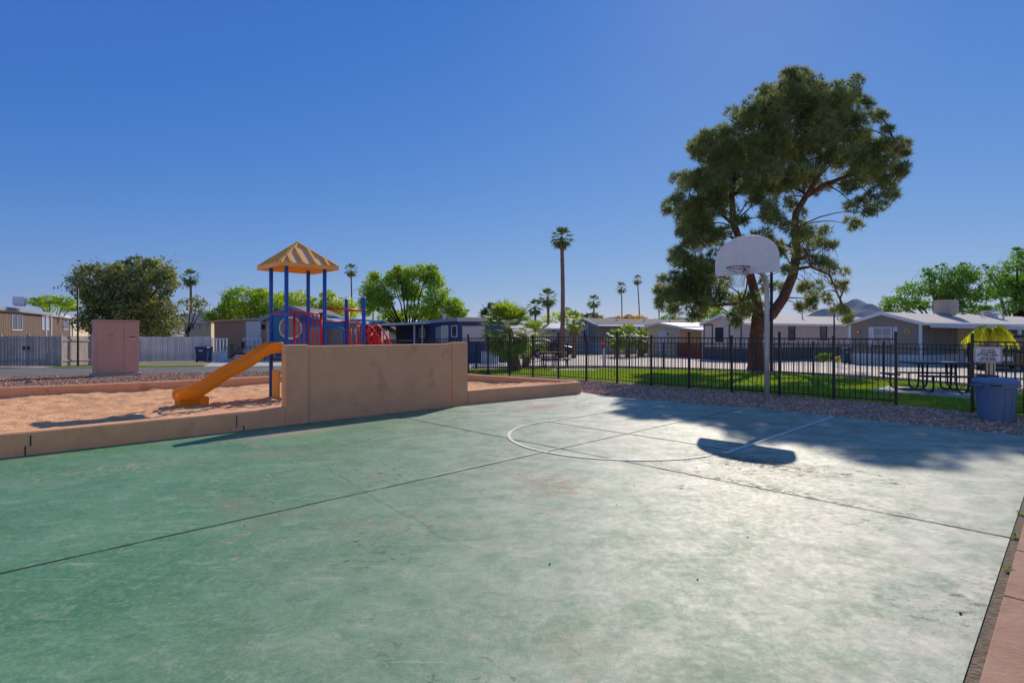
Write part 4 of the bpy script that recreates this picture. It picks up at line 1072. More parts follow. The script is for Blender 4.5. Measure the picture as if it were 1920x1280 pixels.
s0, s1, z0, z1 = f1.rect(1087.5, 604, 1102, 640); b = MB(); f1.box(b, s0, s1, z0, z1, .01, .04); b.build('wall_panel', 'purple_wall', R4)
b = MB(); f1.box(b, s0-.09, s0, z0, z1, .01, .06); f1.box(b, s1, s1+.09, z0, z1, .01, .06); b.build('wall_trim', 'white_paint', R4)
f1.n_ = f1.n; ff1 = Face(C+f1.n*.04, Wh); window(ff1, 1090.8, 612, 1099, 632, R4, mull=0, bars=1)
b = MB(); e = C+Wh*3.9; b.slab([e-Lh*.2+Wh*.3+UP*2.52, e+Lh*20+Wh*.3+UP*2.52, e+Lh*20+Wh*1.8+UP*2.42, e-Lh*.2+Wh*.8+UP*2.46], .10); b.build('porch_roof', 'roof_white', R4)
b = MB(); b.box(e+Lh*4.4+Wh*1.5+UP*.95, .22, .22, 2.9, Lh); b.build('porch_post', 'white_paint', R4)
vents(R4r, [C+Wh*2.6+Lh*t+UP*3.1 for t in (4, 8, 12, 16, 20)])
C = Vector((X(1008, 64), 64, 0)); R5, R5r = gable_house('mobile_home', 'cream house with white roof left of the tall palm trunk', C, (1, .1, 0), 6.5, (.1, -1, 0), 3.4, -.5, 2.15, 2.66, 'cream_wall', 'roof_white', None, 0, over=.4)
f5 = Face(C+Vector((.34, -3.4, 0)), (1, .1, 0)); window(f5, 1037, 617, 1040.5, 622, R5, 'brown_wall', 'glass', 0)
# fences near them
def red_fence():
    a = gp(1266, 667.5); c = gp(1313, 672.5); r = root('board_fence', a, 'red board fence panel between the cream and the pale house', 'fence', 'red board fences'); b = MB(); d = c-a; d.z = 0; L_ = d.length; n = int(L_/.16); dd = d/L_
    for k in range(n): p = a+d*(k+.5)/n; b.box(Vector((p.x, p.y, -.5+.6)), .15, .025, 1.22+random.uniform(-.02, .02), dd)
    b.build('boards', 'gate_red', r)
    a = gp(976, 671); c = gp(998, 671); r = root('board_fence', a, 'small red board fence panel beside the thick palm trunk', 'fence', 'red board fences'); b = MB()
    d = c-a; L_ = d.length; n = max(1, int(L_/.16))
    for k in range(n): p = a+d*(k+.5)/n; b.box(Vector((p.x, p.y, -.5+.6)), .15, .025, 1.25)
    b.build('boards', 'gate_red', r)
red_fence()
b = MB(); p = Vector((X(919, 37), 37, g(37))); b.box(p+UP*.42, 1.15, .5, .82); tag(b.build('planter_box', 'white_skirt', bevel=.02), 'low white planter box standing left of the thick palm trunk', 'planter')
# stop sign
def stop():
    p = gp(1133, 687); zt = Z(632, p.y); r = root('stop_sign', p, 'small red stop sign on a white post at the street edge', 'sign')
    b = MB(); b.box(p+UP*(zt-p.z)/2, .10, .10, zt-p.z); b.build('post', 'white_paint', r)
    n = Vector((-.97, -.24, 0)).normalized(); xd = Vector((-n.y, n.x, 0)); c = Vector((p.x, p.y, zt-.33))+n*.07
    ring = [c+(xd*math.cos(math.radians(22.5+45*k))+UP*math.sin(math.radians(22.5+45*k)))*.34 for k in range(8)]
    b = MB(); b.prism([q_ for q_ in ring], [q_+n*.01 for q_ in ring]); pl = b.build('plate', 'red_paint', r)
    text_mesh('lettering', 'STOP', .24, c+n*.014, xd, UP, 'worn_white', r, .001, .003)
stop()
# blue house
Cb = Vector((X(861, 38), 38, 0)); dl = Vector((-.469, .883, 0))
def blue_house():
    r = root('mobile_home', Cb-UP*.45, 'dark blue house with pale flat roof edge and long carport behind the wall', 'house'); L_ = 15.5
    fl = Face(Cb, dl); ff_ = Face(Cb, Lh)
    b = MB(); b.prism([Cb+UP*-.5, Cb+Lh*4+UP*-.5, Cb+Lh*4+dl*L_+UP*-.5, Cb+dl*L_+UP*-.5], [Cb+UP*2.45, Cb+Lh*4+UP*2.45, Cb+Lh*4+dl*L_+UP*2.3, Cb+dl*L_+UP*2.25]); wl = b.build('wall', 'blue_wall', r)
    bt = MB()
    for i in range(18): ff = i*.42; (fl.box(bt, ff, ff+.03, -.4, 2.3, 0, .015))
    bt.build('batten', 'blue_wall', wl)
    b = MB(); o1 = -Lh*.28-dl*.28
    A = [Cb+o1+UP*2.66, Cb+Lh*4.3-dl*.28+UP*2.74, Cb+Lh*4.3+dl*L_+UP*2.45, Cb-Lh*.28+dl*L_+UP*2.42]; b.slab(A, .22); ro = b.build('roof', 'roof_grey', r)
    b = MB(); b.bar(A[0]-UP*.10-dl*.03, A[1]-UP*.12-dl*.03, .05, .28); b.build('fascia', 'pinkgrey_wall', ro)
    b = MB(); b.bar(A[0]-UP*.08-Lh*.03, A[3]-UP*.07-Lh*.03, .05, .22); b.build('fascia', 'trim_bluegrey', ro)
    # carport slab going left
    b = MB(); c0 = Cb+dl*5-Lh*.3; c1 = Cb+dl*22-Lh*.3
    B_ = [c0+UP*2.50, c0-Lh*3.4+UP*2.35, c1-Lh*3.4+UP*2.2, c1+UP*2.35]; b.slab(B_, .14); b.build('carport_roof', 'roof_white', r)
    for px in (777, 792):
        p = gp(px, 673); b = MB(); p = Vector((X(px, 43.5), 43.5, 0)); b.box(p+UP*.87, .14, .14, 2.75); b.build('carport_post', 'roof_white', r)
    p = Vector((X(748, 54), 54, 0)); b = MB(); b.box(p+UP*.8, .12, .12, 2.5); b.build('carport_post', 'roof_white', r)
    window(fl, 848, 610, 857, 632, r, 'white_paint', 'glass', 0); door(fl, 829, 612, 841, 655, r, 'cream_wall'); window(fl, 819, 613, 828, 640, r, 'cream_wall', 'glass_pale', 0); window(fl, 787, 616, 797, 632, r, 'cream_wall', 'glass_pale', 0)
    s0, s1, z0, z1 = ff_.rect(866.5, 611, 909, 640); b = MB(); ff_.box(b, s0, s1, z0, z1, .01, .05)
    gd = b.build('garage_door', 'pinkgrey_wall', r); b = MB()
    for i in range(1, 5): z = z0+(z1-z0)*i/5; ff_.box(b, s0+.05, s1-.05, z-.012, z+.012, .05, .06)
    b.build('door_panel', 'white_paint', gd)
    b = MB(); p = Cb+Lh*1.2+dl*6+UP*2.5; b.tube([p, p+UP*.55], .13, 10); b.tube([p+UP*.55, p+UP*.66], .19, 10); b.build('roof_vent', 'roof_white', ro)
    return r
blue_house()
# pale house seen under the carport
C = Vector((X(736, 66), 66, 0)); Rp, _ = gable_house('mobile_home', 'pale pink house glimpsed under the blue house carport', C, (1, .1, 0), 3.0, (0.1, -1, 0), 3, -.5, 2.1, 2.45, 'cream_wall', 'roof_tan', None, 0)
# T1 brown house behind the playset
def brown_house():
    r = root('mobile_home', (X(500, 46), 46, -.5), 'brown house with white door and grey gable roof behind the playground', 'house')
    a = Vector((X(402, 50), 50, 0)); c = Vector((X(499, 46.2), 46.2, 0)); d = (c-a).normalized(); n = Vector((-d.y, d.x, 0)); f = Face(a, d); L_ = (c-a).length
    b = MB(); b.prism([a+UP*-.5, c+UP*-.5, c+n*6+UP*-.5, a+n*6+UP*-.5], [a+UP*2.62, c+UP*2.78, c+n*6+UP*2.9, a+n*6+UP*2.8]); w1 = b.build('wall', 'tan_wall', r)
    bt = MB(); k = int(L_/.4)
    for i in range(k): f.box(bt, i*.4, i*.4+.025, -.4, 2.62, 0, .012)
    bt.build('batten', 'tan_wall', w1)
    b = MB(); a2 = a-d*.75-n*.3; c2 = c-n*.3; b.slab([a2+UP*2.74, c2+UP*2.92, c2+n*6.5+UP*3.0, a2+n*6.5+UP*2.9], .12); b.build('roof', 'roof_tan', r)
    door(f, 463.5, 604, 489, 650, r); b = MB(); s = f.s_(495.5); f.box(b, s-.13, s+.13, f.z_(495, 617), f.z_(495, 608), .02, .22); b.build('porch_lamp', 'metal_dark', r)
    # gabled part
    y0 = 45.0; xa, xb = X(498, y0), X(604, y0); f = Face((xa, y0), (1, 0)); ze, zr = 2.72, 3.72; xm = X(547.5, y0)
    b = MB(); pe = lambda y: [(xa, y, -.5), (xb, y, -.5), (xb, y, ze), (xm, y, zr), (xa, y, ze)]; b.prism([Vector(p) for p in pe(y0)], [Vector(p) for p in pe(y0+9)]); b.build('wall', 'tan_wall', r)
    b = MB()
    for s_, xe in ((0, xa-.35), (1, xb+.3)):
        A = [Vector((xe, y0-.4, ze-.14)), Vector((xm, y0-.4, zr+.03)), Vector((xm, y0+9, zr+.03)), Vector((xe, y0+9, ze-.14))]; b.prism(A, [p+UP*.13 for p in A])
    rf = b.build('roof', 'roof_grey', r); b = MB(); b.bar(Vector((xa-.35, y0-.43, ze-.09)), Vector((xm, y0-.43, zr+.08)), .05, .24); b.bar(Vector((xb+.3, y0-.43, ze-.09)), Vector((xm, y0-.43, zr+.08)), .05, .24); b.build('fascia', 'trim_bluegrey', rf)
    window(f, 502.5, 606, 512, 648, r, 'white_paint', 'glass', 0, bars=2)
    # right wing
    xc, xd_ = X(600, 46), X(683, 46); f = Face((xc, 46), (1, 0)); b = MB(); b.prism([Vector((xc, 46, -.5)), Vector((xd_, 46, -.5)), Vector((xd_, 52, -.5)), Vector((xc, 52, -.5))], [Vector((xc, 46, 2.7)), Vector((xd_, 46, 2.4)), Vector((xd_, 52, 2.6)), Vector((xc, 52, 2.8))]); b.build('wall', 'tan_wall', r)
    b = MB(); b.slab([Vector((xc-.2, 45.6, 2.86)), Vector((xd_+.3, 45.6, 2.54)), Vector((xd_+.3, 52.3, 2.8)), Vector((xc-.2, 52.3, 3.1))], .16); b.build('roof', 'roof_white', r)
    window(f, 598, 612, 612, 650, r, 'white_paint', 'glass', 0, bars=1); window(f, 668, 608, 680, 650, r, 'white_paint', 'tan_wall', 0)
    # porch: deck and steps
    b = MB(); xp0, xp1 = X(430, 45), X(498, 45); b.box(Vector(((xp0+xp1)/2, 46.3, -.22)), xp1-xp0, 2.2, .35, Vector((1, 0, 0))); b.build('porch_deck', 'deck_red', r)
    b = MB(); x0, x1 = X(429, 43.8), X(455, 43.8)
    for i, z in enumerate((-.36, -.2)): b.box(Vector(((x0+x1)/2, 44.6+.35*i, z)), x1-x0, .32, .10)
    b.build('porch_step', 'white_paint', r)
brown_house()
# patio furniture
def patio():
    p = Vector((X(435, 45.6), 45.6, -.045)); r = root('patio_table', p, 'small dark patio table on the porch beside the white door', 'table')
    b = MB(); b.disc(p+UP*.72, UP, .30, .03, 20); b.build('table_top', 'metal_dark', r)
    for k in range(3):
        t = 2.1*k; d = Vector((math.cos(t), math.sin(t), 0)); b = MB(); b.tube([p+d*.08+UP*.7, p+d*.06+UP*.35, p+d*.27], .018, 6); b.build('leg', 'metal_dark', r)
    p = Vector((X(450.5, 45.6), 45.6, -.045)); r = root('patio_chair', p, 'dark patio chair on the porch left of the white door', 'chair')
    b = MB(); b.box(p+UP*.44, .46, .46, .04); b.build('seat', 'metal_dark', r)
    b = MB(); b.box(p+UP*.72+Vector((.2, 0, 0)), .03, .44, .52, Vector((1, 0, .15)).normalized(), Vector((0, 1, 0))); b.build('backrest', 'metal_dark', r)
    for sx in (-1, 1):
        for sy in (-1, 1): b = MB(); b.tube([p+Vector((sx*.2, sy*.2, 0)), p+Vector((sx*.2, sy*.2, .44))], .017, 6); b.build('leg', 'metal_dark', r)
patio()
# left brown house with awning
def left_house():
    d = Vector((-.471, .882, 0)); A0 = Vector((X(0, 36.5), 36.5, 0)); n = Vector((-.882, -.471, 0))        # n points away, to the left
    r = root('mobile_home', A0-UP*.5, 'brown house with a grey awning above the weathered plank fence at far left', 'house')
    W0 = A0+n*3.7; f = Face(W0, d); s0, s1 = -8, 50
    b = MB(); P = [W0+d*s0, W0+d*s1, W0+d*s1+n*4, W0+d*s0+n*4]; b.prism([p+UP*-.5 for p in P], [p+UP*3.45 for p in P]); wl = b.build('wall', 'brown_wall', r)
    bt = MB()
    for i in range(96): f.box(bt, s0+i*.6, s0+i*.6+.03, -.3, 3.3, 0, .015)
    bt.build('batten', 'brown_wall', wl)
    b = MB(); Q = [A0+d*s0+UP*3.36, A0+d*13.2+UP*3.36, A0+d*13.2+n*3.8+UP*3.52, A0+d*s0+n*3.8+UP*3.52]; b.slab(Q, .06); aw = b.build('awning', 'roof_tan', r)
    b = MB(); b.bar(Q[0]-UP*.07, Q[1]-UP*.07, .06, .26); b.bar(Q[1]-UP*.07, Q[2]-UP*.10, .06, .26); b.build('fascia', 'trim_bluegrey', aw)
    b = MB(); m = W0+n*2.5; R_ = [W0+d*s0-n*.2+UP*3.50, W0+d*(s1)-n*.2+UP*3.50, W0+d*(s1)+n*2.5+UP*4.15, W0+d*s0+n*2.5+UP*4.15]; b.prism(R_, [p+UP*.1 for p in R_])
    R2_ = [R_[3], R_[2], W0+d*s1+n*4.2+UP*3.5, W0+d*s0+n*4.2+UP*3.5]; b.prism(R2_, [p+UP*.1 for p in R2_]); ro = b.build('roof', 'roof_tan', r)
    window(f, 22, 584, 41, 619, r, 'white_paint', 'glass', 1); window(f, 78, 591, 92, 618, r, 'white_paint', 'glass_pale', 1); window(f, 119, 593, 128, 618, r, 'white_paint', 'glass', 0)
    for s in (13.0, 16.5, 27): b = MB(); p = A0+d*s+n*(.1 if s < 14 else 1.2); b.box(p+UP*1.4, .14, .14, 3.8, d); b.build('awning_post', 'white_paint', r)
    b = MB(); f.box(b, f.s_(131), f.s_(165), -.3, 3.2, .02, .06); b.build('lit_panel', 'cream_wall', r)
    window(Face(W0-n*.08, d), 166, 597, 172, 628, r, 'white_paint', 'glass', 1)
    p = W0+n*1.2; Yc = 42; px = 37; 
    t = f.s_(28); q_ = Vector((X(37, 39.5), 39.5, Z(572, 39.5)))-UP*.08; o_ = cooler(ro, q_, .66, .58, 'worn_white', d)
left_house()
# beige house behind the olive tree
C = Vector((X(338, 62), 62, 0)); Rb, Rbr = gable_house('mobile_home', 'beige gabled house peeking out right of the big olive tree', C+Vector((1.2, 0, 0)), (1, .35, 0), 2.5, (.35, -1, 0), 3, -.5, 2.9, 3.7, 'cream_wall', 'roof_grey', None, 0)
fb = Face(C+Vector((1.2+.99, -2.83, 0)), (1, .35, 0))
for a, c in ((360, 365), (373, 377), (381.5, 384)): window(fb, a, 606, c, 619, Rb, 'white_paint', 'glass', 0)
b = MB(); c = Vector((X(362, 60), 60, 0)); c2 = Vector((X(391, 62), 62, 0)); b.prism([c+UP*-.5, c2+UP*-.5, c2+Vector((0, 3, -.5)), c+Vector((0, 3, -.5))], [c+UP*3.05, c2+UP*2.9, c2+Vector((0, 3, 2.9)), c+Vector((0, 3, 3.05))]); b.build('wall', 'cream_wall', Rb)

# ---------------------------------------------------------------- vehicles
def car(name, px, Y, hd, m, label, L_=4.6, W=1.8, Hc=1.75, suv=True):
    p = Vector((X(px, Y), Y, g(Y))); hd = Vector(hd).normalized(); sd_ = Vector((-hd.y, hd.x, 0)); r = root(name, p, label, 'car', 'parked cars')
    low = [(-.5, .28), (-.5, .95), (-.47, 1.02), (.28, 1.02), (.48, .86), (.5, .55), (.5, .28)]
    b = MB(); b.prism([p+hd*(x*L_)+sd_*W/2+UP*z for x, z in low], [p+hd*(x*L_)-sd_*W/2+UP*z for x, z in low]); bo = b.build('body', m, r, bevel=.06)
    up = [(-.47, 1.0), (-.42, Hc), (.02, Hc), (.22, 1.0)]
    b = MB(); b.prism([p+hd*(x*L_)+sd_*(W/2-(.05 if z < 1.1 else .2))+UP*z for x, z in up], [p+hd*(x*L_)-sd_*(W/2-(.05 if z < 1.1 else .2))+UP*z for x, z in up]); b.build('cabin', m, r, bevel=.05)
    b = MB()
    for s_ in (-1, 1):
        b.prism([p+hd*(x*L_)+sd_*s_*(W/2-(.062 if z < 1.2 else .17))+UP*z for x, z in ((-.43, 1.06), (-.40, Hc-.1), (0, Hc-.1), (.17, 1.06))], [p+hd*(x*L_)+sd_*s_*(W/2-(.035 if z < 1.2 else .145))+UP*z for x, z in ((-.43, 1.06), (-.40, Hc-.1), (0, Hc-.1), (.17, 1.06))])
    b.box(p-hd*(.455*L_)+UP*1.35, .06, W*.72, .45, hd); b.box(p+hd*(.125*L_)+UP*1.36, .06, W*.74, .55, (hd-UP*1.1).normalized().cross(sd_).cross(sd_)*-1 if False else hd); b.build('car_window', 'glass', r)
    for sx in (-.31, .31):
        for s_ in (-1, 1):
            b = MB(); b.disc(p+hd*(sx*L_)+sd_*s_*(W/2-.09)+UP*.33, sd_, .33, .22, 24); wh = b.build('wheel', 'rubber', r); b = MB(); b.disc(p+hd*(sx*L_)+sd_*s_*(W/2+.025)+UP*.33, sd_, .19, .02, 16); b.build('rim', 'galv', wh)
    for s_ in (-1, 1):
        b = MB(); b.box(p-hd*(.502*L_)+sd_*s_*(W/2-.14)+UP*.85, .05, .2, .22, hd); b.build('taillight', 'tail_red', r)
        b = MB(); b.box(p+hd*(.498*L_)+sd_*s_*(W/2-.2)+UP*.72, .05, .3, .14, hd); b.build('headlight', 'label_white', r)
    b = MB(); b.box(p-hd*(.512*L_)+UP*.62, .02, .46, .2, hd); b.build('licence_plate', 'label_white', r)
    return r
car('parked_car', 1868, 27.0, (.55, .85, 0), 'car_black', 'black sport utility vehicle parked behind the pets sign', 4.5, 1.85, 1.72)
car('parked_car', 738, 44.5, (-.3, -.95, 0), 'car_blue', 'bright blue car parked under the carport behind the wall', 4.4, 1.75, 1.4)
car('parked_car', 1028, 50, (.95, .3, 0), 'car_black', 'dark car parked in front of the cream house behind the lawn', 4.4, 1.8, 1.5)
# wooden post near the sign
p = gp(1858.5, 714); b = MB(); b.box(p+UP*.45, .20, .20, .9, U); b.build('bollard', 'beige_metal'); o = COL.objects['bollard']; tag(o, 'stout weathered wooden post standing just behind the pets sign', 'post')

# ---------------------------------------------------------------- vegetation
LD = 1.0
def leaf_cloud(clumps, n_per_m2, size, flat=.5, aspect=1.7, droop=0.0, shell=.55):
    """clumps: list of (cx,cy,cz,rx,ry,rz). Leaves = small 4-gons spread through each clump"""
    out = []
    for cx_, cy_, cz_, rx, ry, rz in clumps:
        n = max(8, int(n_per_m2*LD*4*rx*rz)); d = RNG.normal(size=(n, 3)); d /= np.linalg.norm(d, axis=1)[:, None]
        rad = shell+(1-shell)*RNG.random(n)**.6; rad *= (1+.22*np.sin(d[:, 0]*5+cx_*3)*np.cos(d[:, 2]*4+cy_)); 
        P = np.array([cx_, cy_, cz_])+d*rad[:, None]*np.array([rx, ry, rz])
        # sub clustering
        k = max(4, n//40); ctr = P[RNG.integers(0, n, k)]; a = RNG.integers(0, k, n); sub = RNG.random(n) < .6; P[sub] = ctr[a[sub]]+RNG.normal(0, 1, (sub.sum(), 3))*np.array([1.3, 1.3, .8])*min(rx, rz)*.2
        ax = d*.7+RNG.normal(0, .6, (n, 3))+np.array([0, 0, -droop]); ax /= np.linalg.norm(ax, axis=1)[:, None]
        o2 = np.cross(ax, RNG.normal(size=(n, 3))); o2 /= np.linalg.norm(o2, axis=1)[:, None]+1e-6
        s = size*RNG.uniform(.6, 1.4, n)[:, None]; A = ax*s*aspect*.5; B = o2*s*.5
        out.append(np.stack([P-A, P+B*.9, P+A, P-B*.9], 1).reshape(-1, 3))
    return np.concatenate(out)
def limbs(mb, base, targets, r0, seg=7, fork=None, wob=.25):
    for t in targets:
        t = Vector(t); st = fork if fork is not None else base; n = 6; pts = []
        for i in range(n+1):
            f = i/n; p = st.lerp(t, f); p.z += math.sin(f*math.pi)*.12*(t-st).length*(1 if t.z > st.z else .4); p += Vector((noise.noise(p*.9), noise.noise(p*.9+Vector((9, 0, 0))), 0))*wob*math.sin(math.pi*f); pts.append(p)
        mb.tube(pts, [r0*(1-f*.85) for f in [i/n for i in range(n+1)]], seg)
def tree(name, label, Y, base_px, blobs, leaf, dens, size, bark='bark_grey', r0=.18, depth=.8, group=None, droop=0, fork_h=1.6, cat='tree', aspect=1.7, nl=10, shell=.5):
    zb = g(Y); base = Vector((X(base_px, Y), Y, zb)); r = root(name, base, label, cat, group); cl = []
    k = Y/F
    for (px, py, rx, ry) in blobs:
        nsub = max(1, int((rx*ry*k*k)/1.1)); nsub = min(nsub, 9)
        for j in range(nsub):
            f = .62 if nsub > 1 else 1; dx, dz = (RNG.uniform(-1, 1)*rx*.45, RNG.uniform(-1, 1)*ry*.45) if nsub > 1 else (0, 0)
            dy = RNG.uniform(-1, 1)*rx*k*depth
            cl.append((X(px+dx, Y), Y+dy, Z(py+dz, Y), rx*k*f, rx*k*f*.9, ry*k*f))
    raw = leaf_cloud(cl, dens*7.5, size*.62, droop=droop, aspect=aspect, shell=shell); raw_mesh('crown', raw, 4, leaf, r)
    mb = MB(); fk = base+UP*fork_h; mb.tube([base-UP*.1, base+UP*fork_h*.5+Vector((.08, 0, 0)), fk], [r0*1.25, r0, r0*.9], 10)
    sel = [cl[i] for i in RNG.permutation(len(cl))[:nl]]
    limbs(mb, base, [(c[0], c[1], c[2]) for c in sel], r0*.62, 6, fk); mb.build('trunk', bark, r, smooth=True); return r

def pine():
    Y = 25.8; base = gp(1420, 694); base = Vector((X(1420, Y), Y, g(Y))); r = root('pine_tree', base, 'tall dark green pine with leaning forked trunk behind the basketball hoop', 'tree')
    cl = [(1480,185,50),(1430,220,48),(1530,200,48),(1580,200,42),(1620,195,25),(1600,240,38),(1540,260,50),(1480,270,55),(1410,290,48),(1350,262,38),(1312,270,28),(1290,288,17),(1340,320,42),(1290,340,32),(1268,372,22),(1300,400,36),(1268,440,20),(1300,450,32),(1350,390,32),(1280,490,30),(1320,500,34),(1252,525,18),(1272,552,34),(1310,572,30),(1240,540,12),(1352,565,22),(1405,582,30),(1385,560,26),(1432,535,18),(1430,330,38),(1500,330,36),(1560,300,38),(1480,375,26),(1415,380,20),(1535,352,18),(1505,425,24),(1455,455,18),(1530,440,26),(1552,462,16),(1478,505,14),(1512,478,20),(1612,335,30),(1650,300,32),(1682,282,18),(1662,340,28),(1692,308,13),(1604,382,18),(1642,375,25),(1672,362,14),(1600,422,18),(1626,402,15),(1585,350,12),(1560,505,24),(1580,538,16),(1545,552,26),(1575,582,18),(1592,603,10),(1520,560,18),(1500,572,12),(1440,170,25),(1500,155,28),(1390,230,30),(1560,170,25),(1600,165,22),(1635,225,20),(1370,300,40),(1330,440,24),(1260,400,18),(1390,420,18),(1440,410,16),(1350,470,16),(1480,150,22),(1345,290,32),(1610,290,26),(1690,330,12),(1240,570,12),(1300,590,14),(1380,595,16),(1450,380,26),(1290,540,30),(1330,540,26),(1250,555,18),(1310,510,30),(1345,440,28),(1360,350,34),(1470,410,22),(1430,440,20),(1400,450,20),(1465,470,20),(1370,500,24),(1345,530,24),(1500,540,16),(1460,545,16),(1545,480,18),(1500,455,20),(1410,350,34),(1460,350,30),(1330,360,36),(1310,420,30),(1290,520,26),(1260,585,16),(1665,266,22),(1693,270,14),(1640,282,28),(1625,262,18),(1700,292,10),(1660,245,10)]
    mb = MB(); k = Y/F
    def P(px, py, dy=0.0): yy = Y+dy; return Vector((X(px, yy), yy, Z(py, yy)))
    # trunk and main limbs
    mb.tube([base-UP*.2, base+UP*.15, P(1419, 672), P(1417, 640), P(1421, 610), P(1423, 592)], [.62, .46, .34, .31, .31, .32], 14)
    rl = [P(1423, 604), P(1447, 590), P(1468, 560), P(1487, 515, .2), P(1494, 470, .3), P(1490, 430, .3), P(1492, 400, .2), P(1510, 370, 0), P(1530, 340, -.2), P(1560, 280, -.3)]
    mb.tube(rl, [.27, .25, .23, .21, .19, .17, .15, .13, .10, .05], 12)
    ll = [P(1422, 600), P(1418, 560, .4), P(1405, 510, .7), P(1390, 460, .7), P(1376, 420, .5), P(1372, 370, .4), P(1380, 320, .2), P(1420, 260, 0), P(1460, 200, 0)]
    mb.tube(ll, [.25, .22, .19, .17, .15, .13, .11, .08, .04], 12)
    ml = [P(1512, 368), P(1550, 345, -.3), P(1590, 330, -.6), P(1650, 305, -.8), P(1685, 285, -.9)]; mb.tube(ml, [.12, .10, .08, .05, .03], 8)
    sl = [P(1380, 425, .5), P(1350, 400, .8), P(1310, 400, 1.0)]; mb.tube(sl, [.09, .06, .03], 8)
    lw = [P(1420, 575, .2), P(1390, 568, -.3), P(1340, 572, -.6), P(1290, 565, -.8)]; mb.tube(lw, [.11, .09, .07, .03], 8)
    low2 = [P(1490, 505, .2), P(1520, 500, -.3), P(1555, 515, -.6), P(1575, 560, -.6)]; mb.tube(low2, [.09, .06, .05, .02], 8)
    nodes = rl+ll+ml+sl+lw+low2
    clumps = []
    cxm, cym = 1460, 350
    for (px, py, rr) in cl:
        core = 1-min(1, math.hypot((px-cxm)/240, (py-cym)/250)); span = 3.6*math.sqrt(max(.05, core))+.4
        reps = 1 if rr < 28 else 2
        for j in range(reps):
            dy = random.uniform(-span, span) if reps == 1 else (-span+2*span*(j+.5)/reps+random.uniform(-.5, .5))
            yy = Y+dy; clumps.append((P(px+random.uniform(-4, 4), py+random.uniform(-4, 4), dy), rr*yy/F))
    out = []
    for c, rr in clumps:
        # several finer sub-clumps make the billowy outline
        ns = max(4, int(7*rr**1.3)+1)
        for q in range(ns):
            dd = Vector((random.gauss(0, 1), random.gauss(0, 1), random.gauss(0, 1)*.8)).normalized(); cc = c+dd*rr*random.uniform(.35, .92); r2 = rr*random.uniform(.22, .46)+.07
            n = int(88*r2/.5*(r2/.5)**.6)+14
            d = RNG.normal(size=(n, 3)); d[:, 2] += .25; d /= np.linalg.norm(d, axis=1)[:, None]
            Pt = np.array(cc)+d*(r2*RNG.uniform(.35, 1, n)**.7)[:, None]*np.array([1.05, 1.05, .8])
            for b_ in range(6):
                dirn = d*.55+RNG.normal(0, .55, (n, 3))+np.array([0, 0, .35]); dirn /= np.linalg.norm(dirn, axis=1)[:, None]
                sd_ = np.cross(dirn, RNG.normal(size=(n, 3))); sd_ /= np.linalg.norm(sd_, axis=1)[:, None]+1e-6
                L_ = RNG.uniform(.13, .32, n)[:, None]
                out.append(np.stack([Pt-sd_*.014, Pt+sd_*.014, Pt+dirn*L_], 1).reshape(-1, 3))
    raw_mesh('crown', np.concatenate(out), 3, 'pine_leaf', r)
    for c, rr in clumps:
        nn = min(nodes, key=lambda q_: (q_-c).length+max(0, q_.z-c.z)*.6); limbs(mb, None, [c], .035+.02*rr, 5, nn, .35)
    for i in range(40):     # bare dead twigs low on the right
        a = P(random.uniform(1490, 1550), random.uniform(430, 520), random.uniform(-1, 1)); mb.tube([a, a+Vector((random.uniform(.1, .5), random.uniform(-.4, .4), -random.uniform(.2, .6))), a+Vector((random.uniform(.3, .9), random.uniform(-.5, .5), -random.uniform(.7, 1.5)))], [.012, .009, .005], 4)
    mb.build('trunk', bark_m if False else 'bark_pine', r, smooth=True)
pine()

tree('olive_tree', 'large dense olive green tree behind the pink utility cabinet', 44, 235, [(190,530,32,34),(235,510,42,30),(285,510,36,26),(315,530,20,30),(215,570,50,38),(275,570,50,42),(180,560,22,26),(240,610,60,24),(300,610,36,28),(195,600,36,24),(250,545,50,40),(312,580,20,24),(245,490,16,10),(285,495,14,10),(318,512,10,10),(225,497,12,10),(160,540,10,10),(210,620,34,20),(275,620,34,18),(250,580,40,30)], 'leaf_olive', 46, .20, r0=.3, fork_h=1.2, depth=.9, shell=.45)
tree('small_tree', 'thin olive tree with airy crown right of the big olive tree', 47, 352, [(352,572,22,14),(370,568,16,12),(340,590,14,12),(376,585,10,10),(335,605,14,14)], 'leaf_olive', 20, .18, r0=.1, fork_h=2)
tree('mesquite_tree', 'bright green low tree above the left house roof', 66, 100, [(75,566,16,9),(100,562,20,10),(125,565,18,10),(140,575,12,8),(90,575,30,10)], 'leaf_mesquite', 22, .26, group='bright green mesquite trees')
tree('mesquite_tree', 'broad bright green tree behind the flat roof left of the tower', 60, 465, [(430,575,26,18),(465,562,32,20),(500,568,28,22),(412,590,20,14),(450,590,40,16),(500,592,36,16),(480,550,18,10),(398,597,12,8)], 'leaf_mesquite', 34, .24, group='bright green mesquite trees', r0=.2)
tree('mesquite_tree', 'light airy green tree seen between the blue tower posts', 64, 575, [(540,570,20,20),(565,565,24,18),(600,575,28,22),(630,570,26,22),(655,580,24,20),(560,592,40,14),(630,592,40,14),(615,552,14,10),(525,560,10,12)], 'leaf_palo', 28, .24, group='bright green mesquite trees', r0=.16)
tree('mesquite_tree', 'tall spreading bright green tree with dark limbs right of the tower', 54, 765, [(700,540,22,24),(735,525,24,22),(755,515,22,18),(790,512,26,18),(810,525,20,24),(770,550,36,28),(720,570,36,26),(690,570,18,22),(820,560,26,22),(850,575,22,18),(790,585,48,22),(740,592,50,18),(840,592,36,14),(865,590,14,10),(705,518,10,10),(812,502,10,8),(745,503,8,8)], 'leaf_mesquite', 44, .21, group='bright green mesquite trees', r0=.18, fork_h=1.0, nl=18, depth=.8, shell=.3)
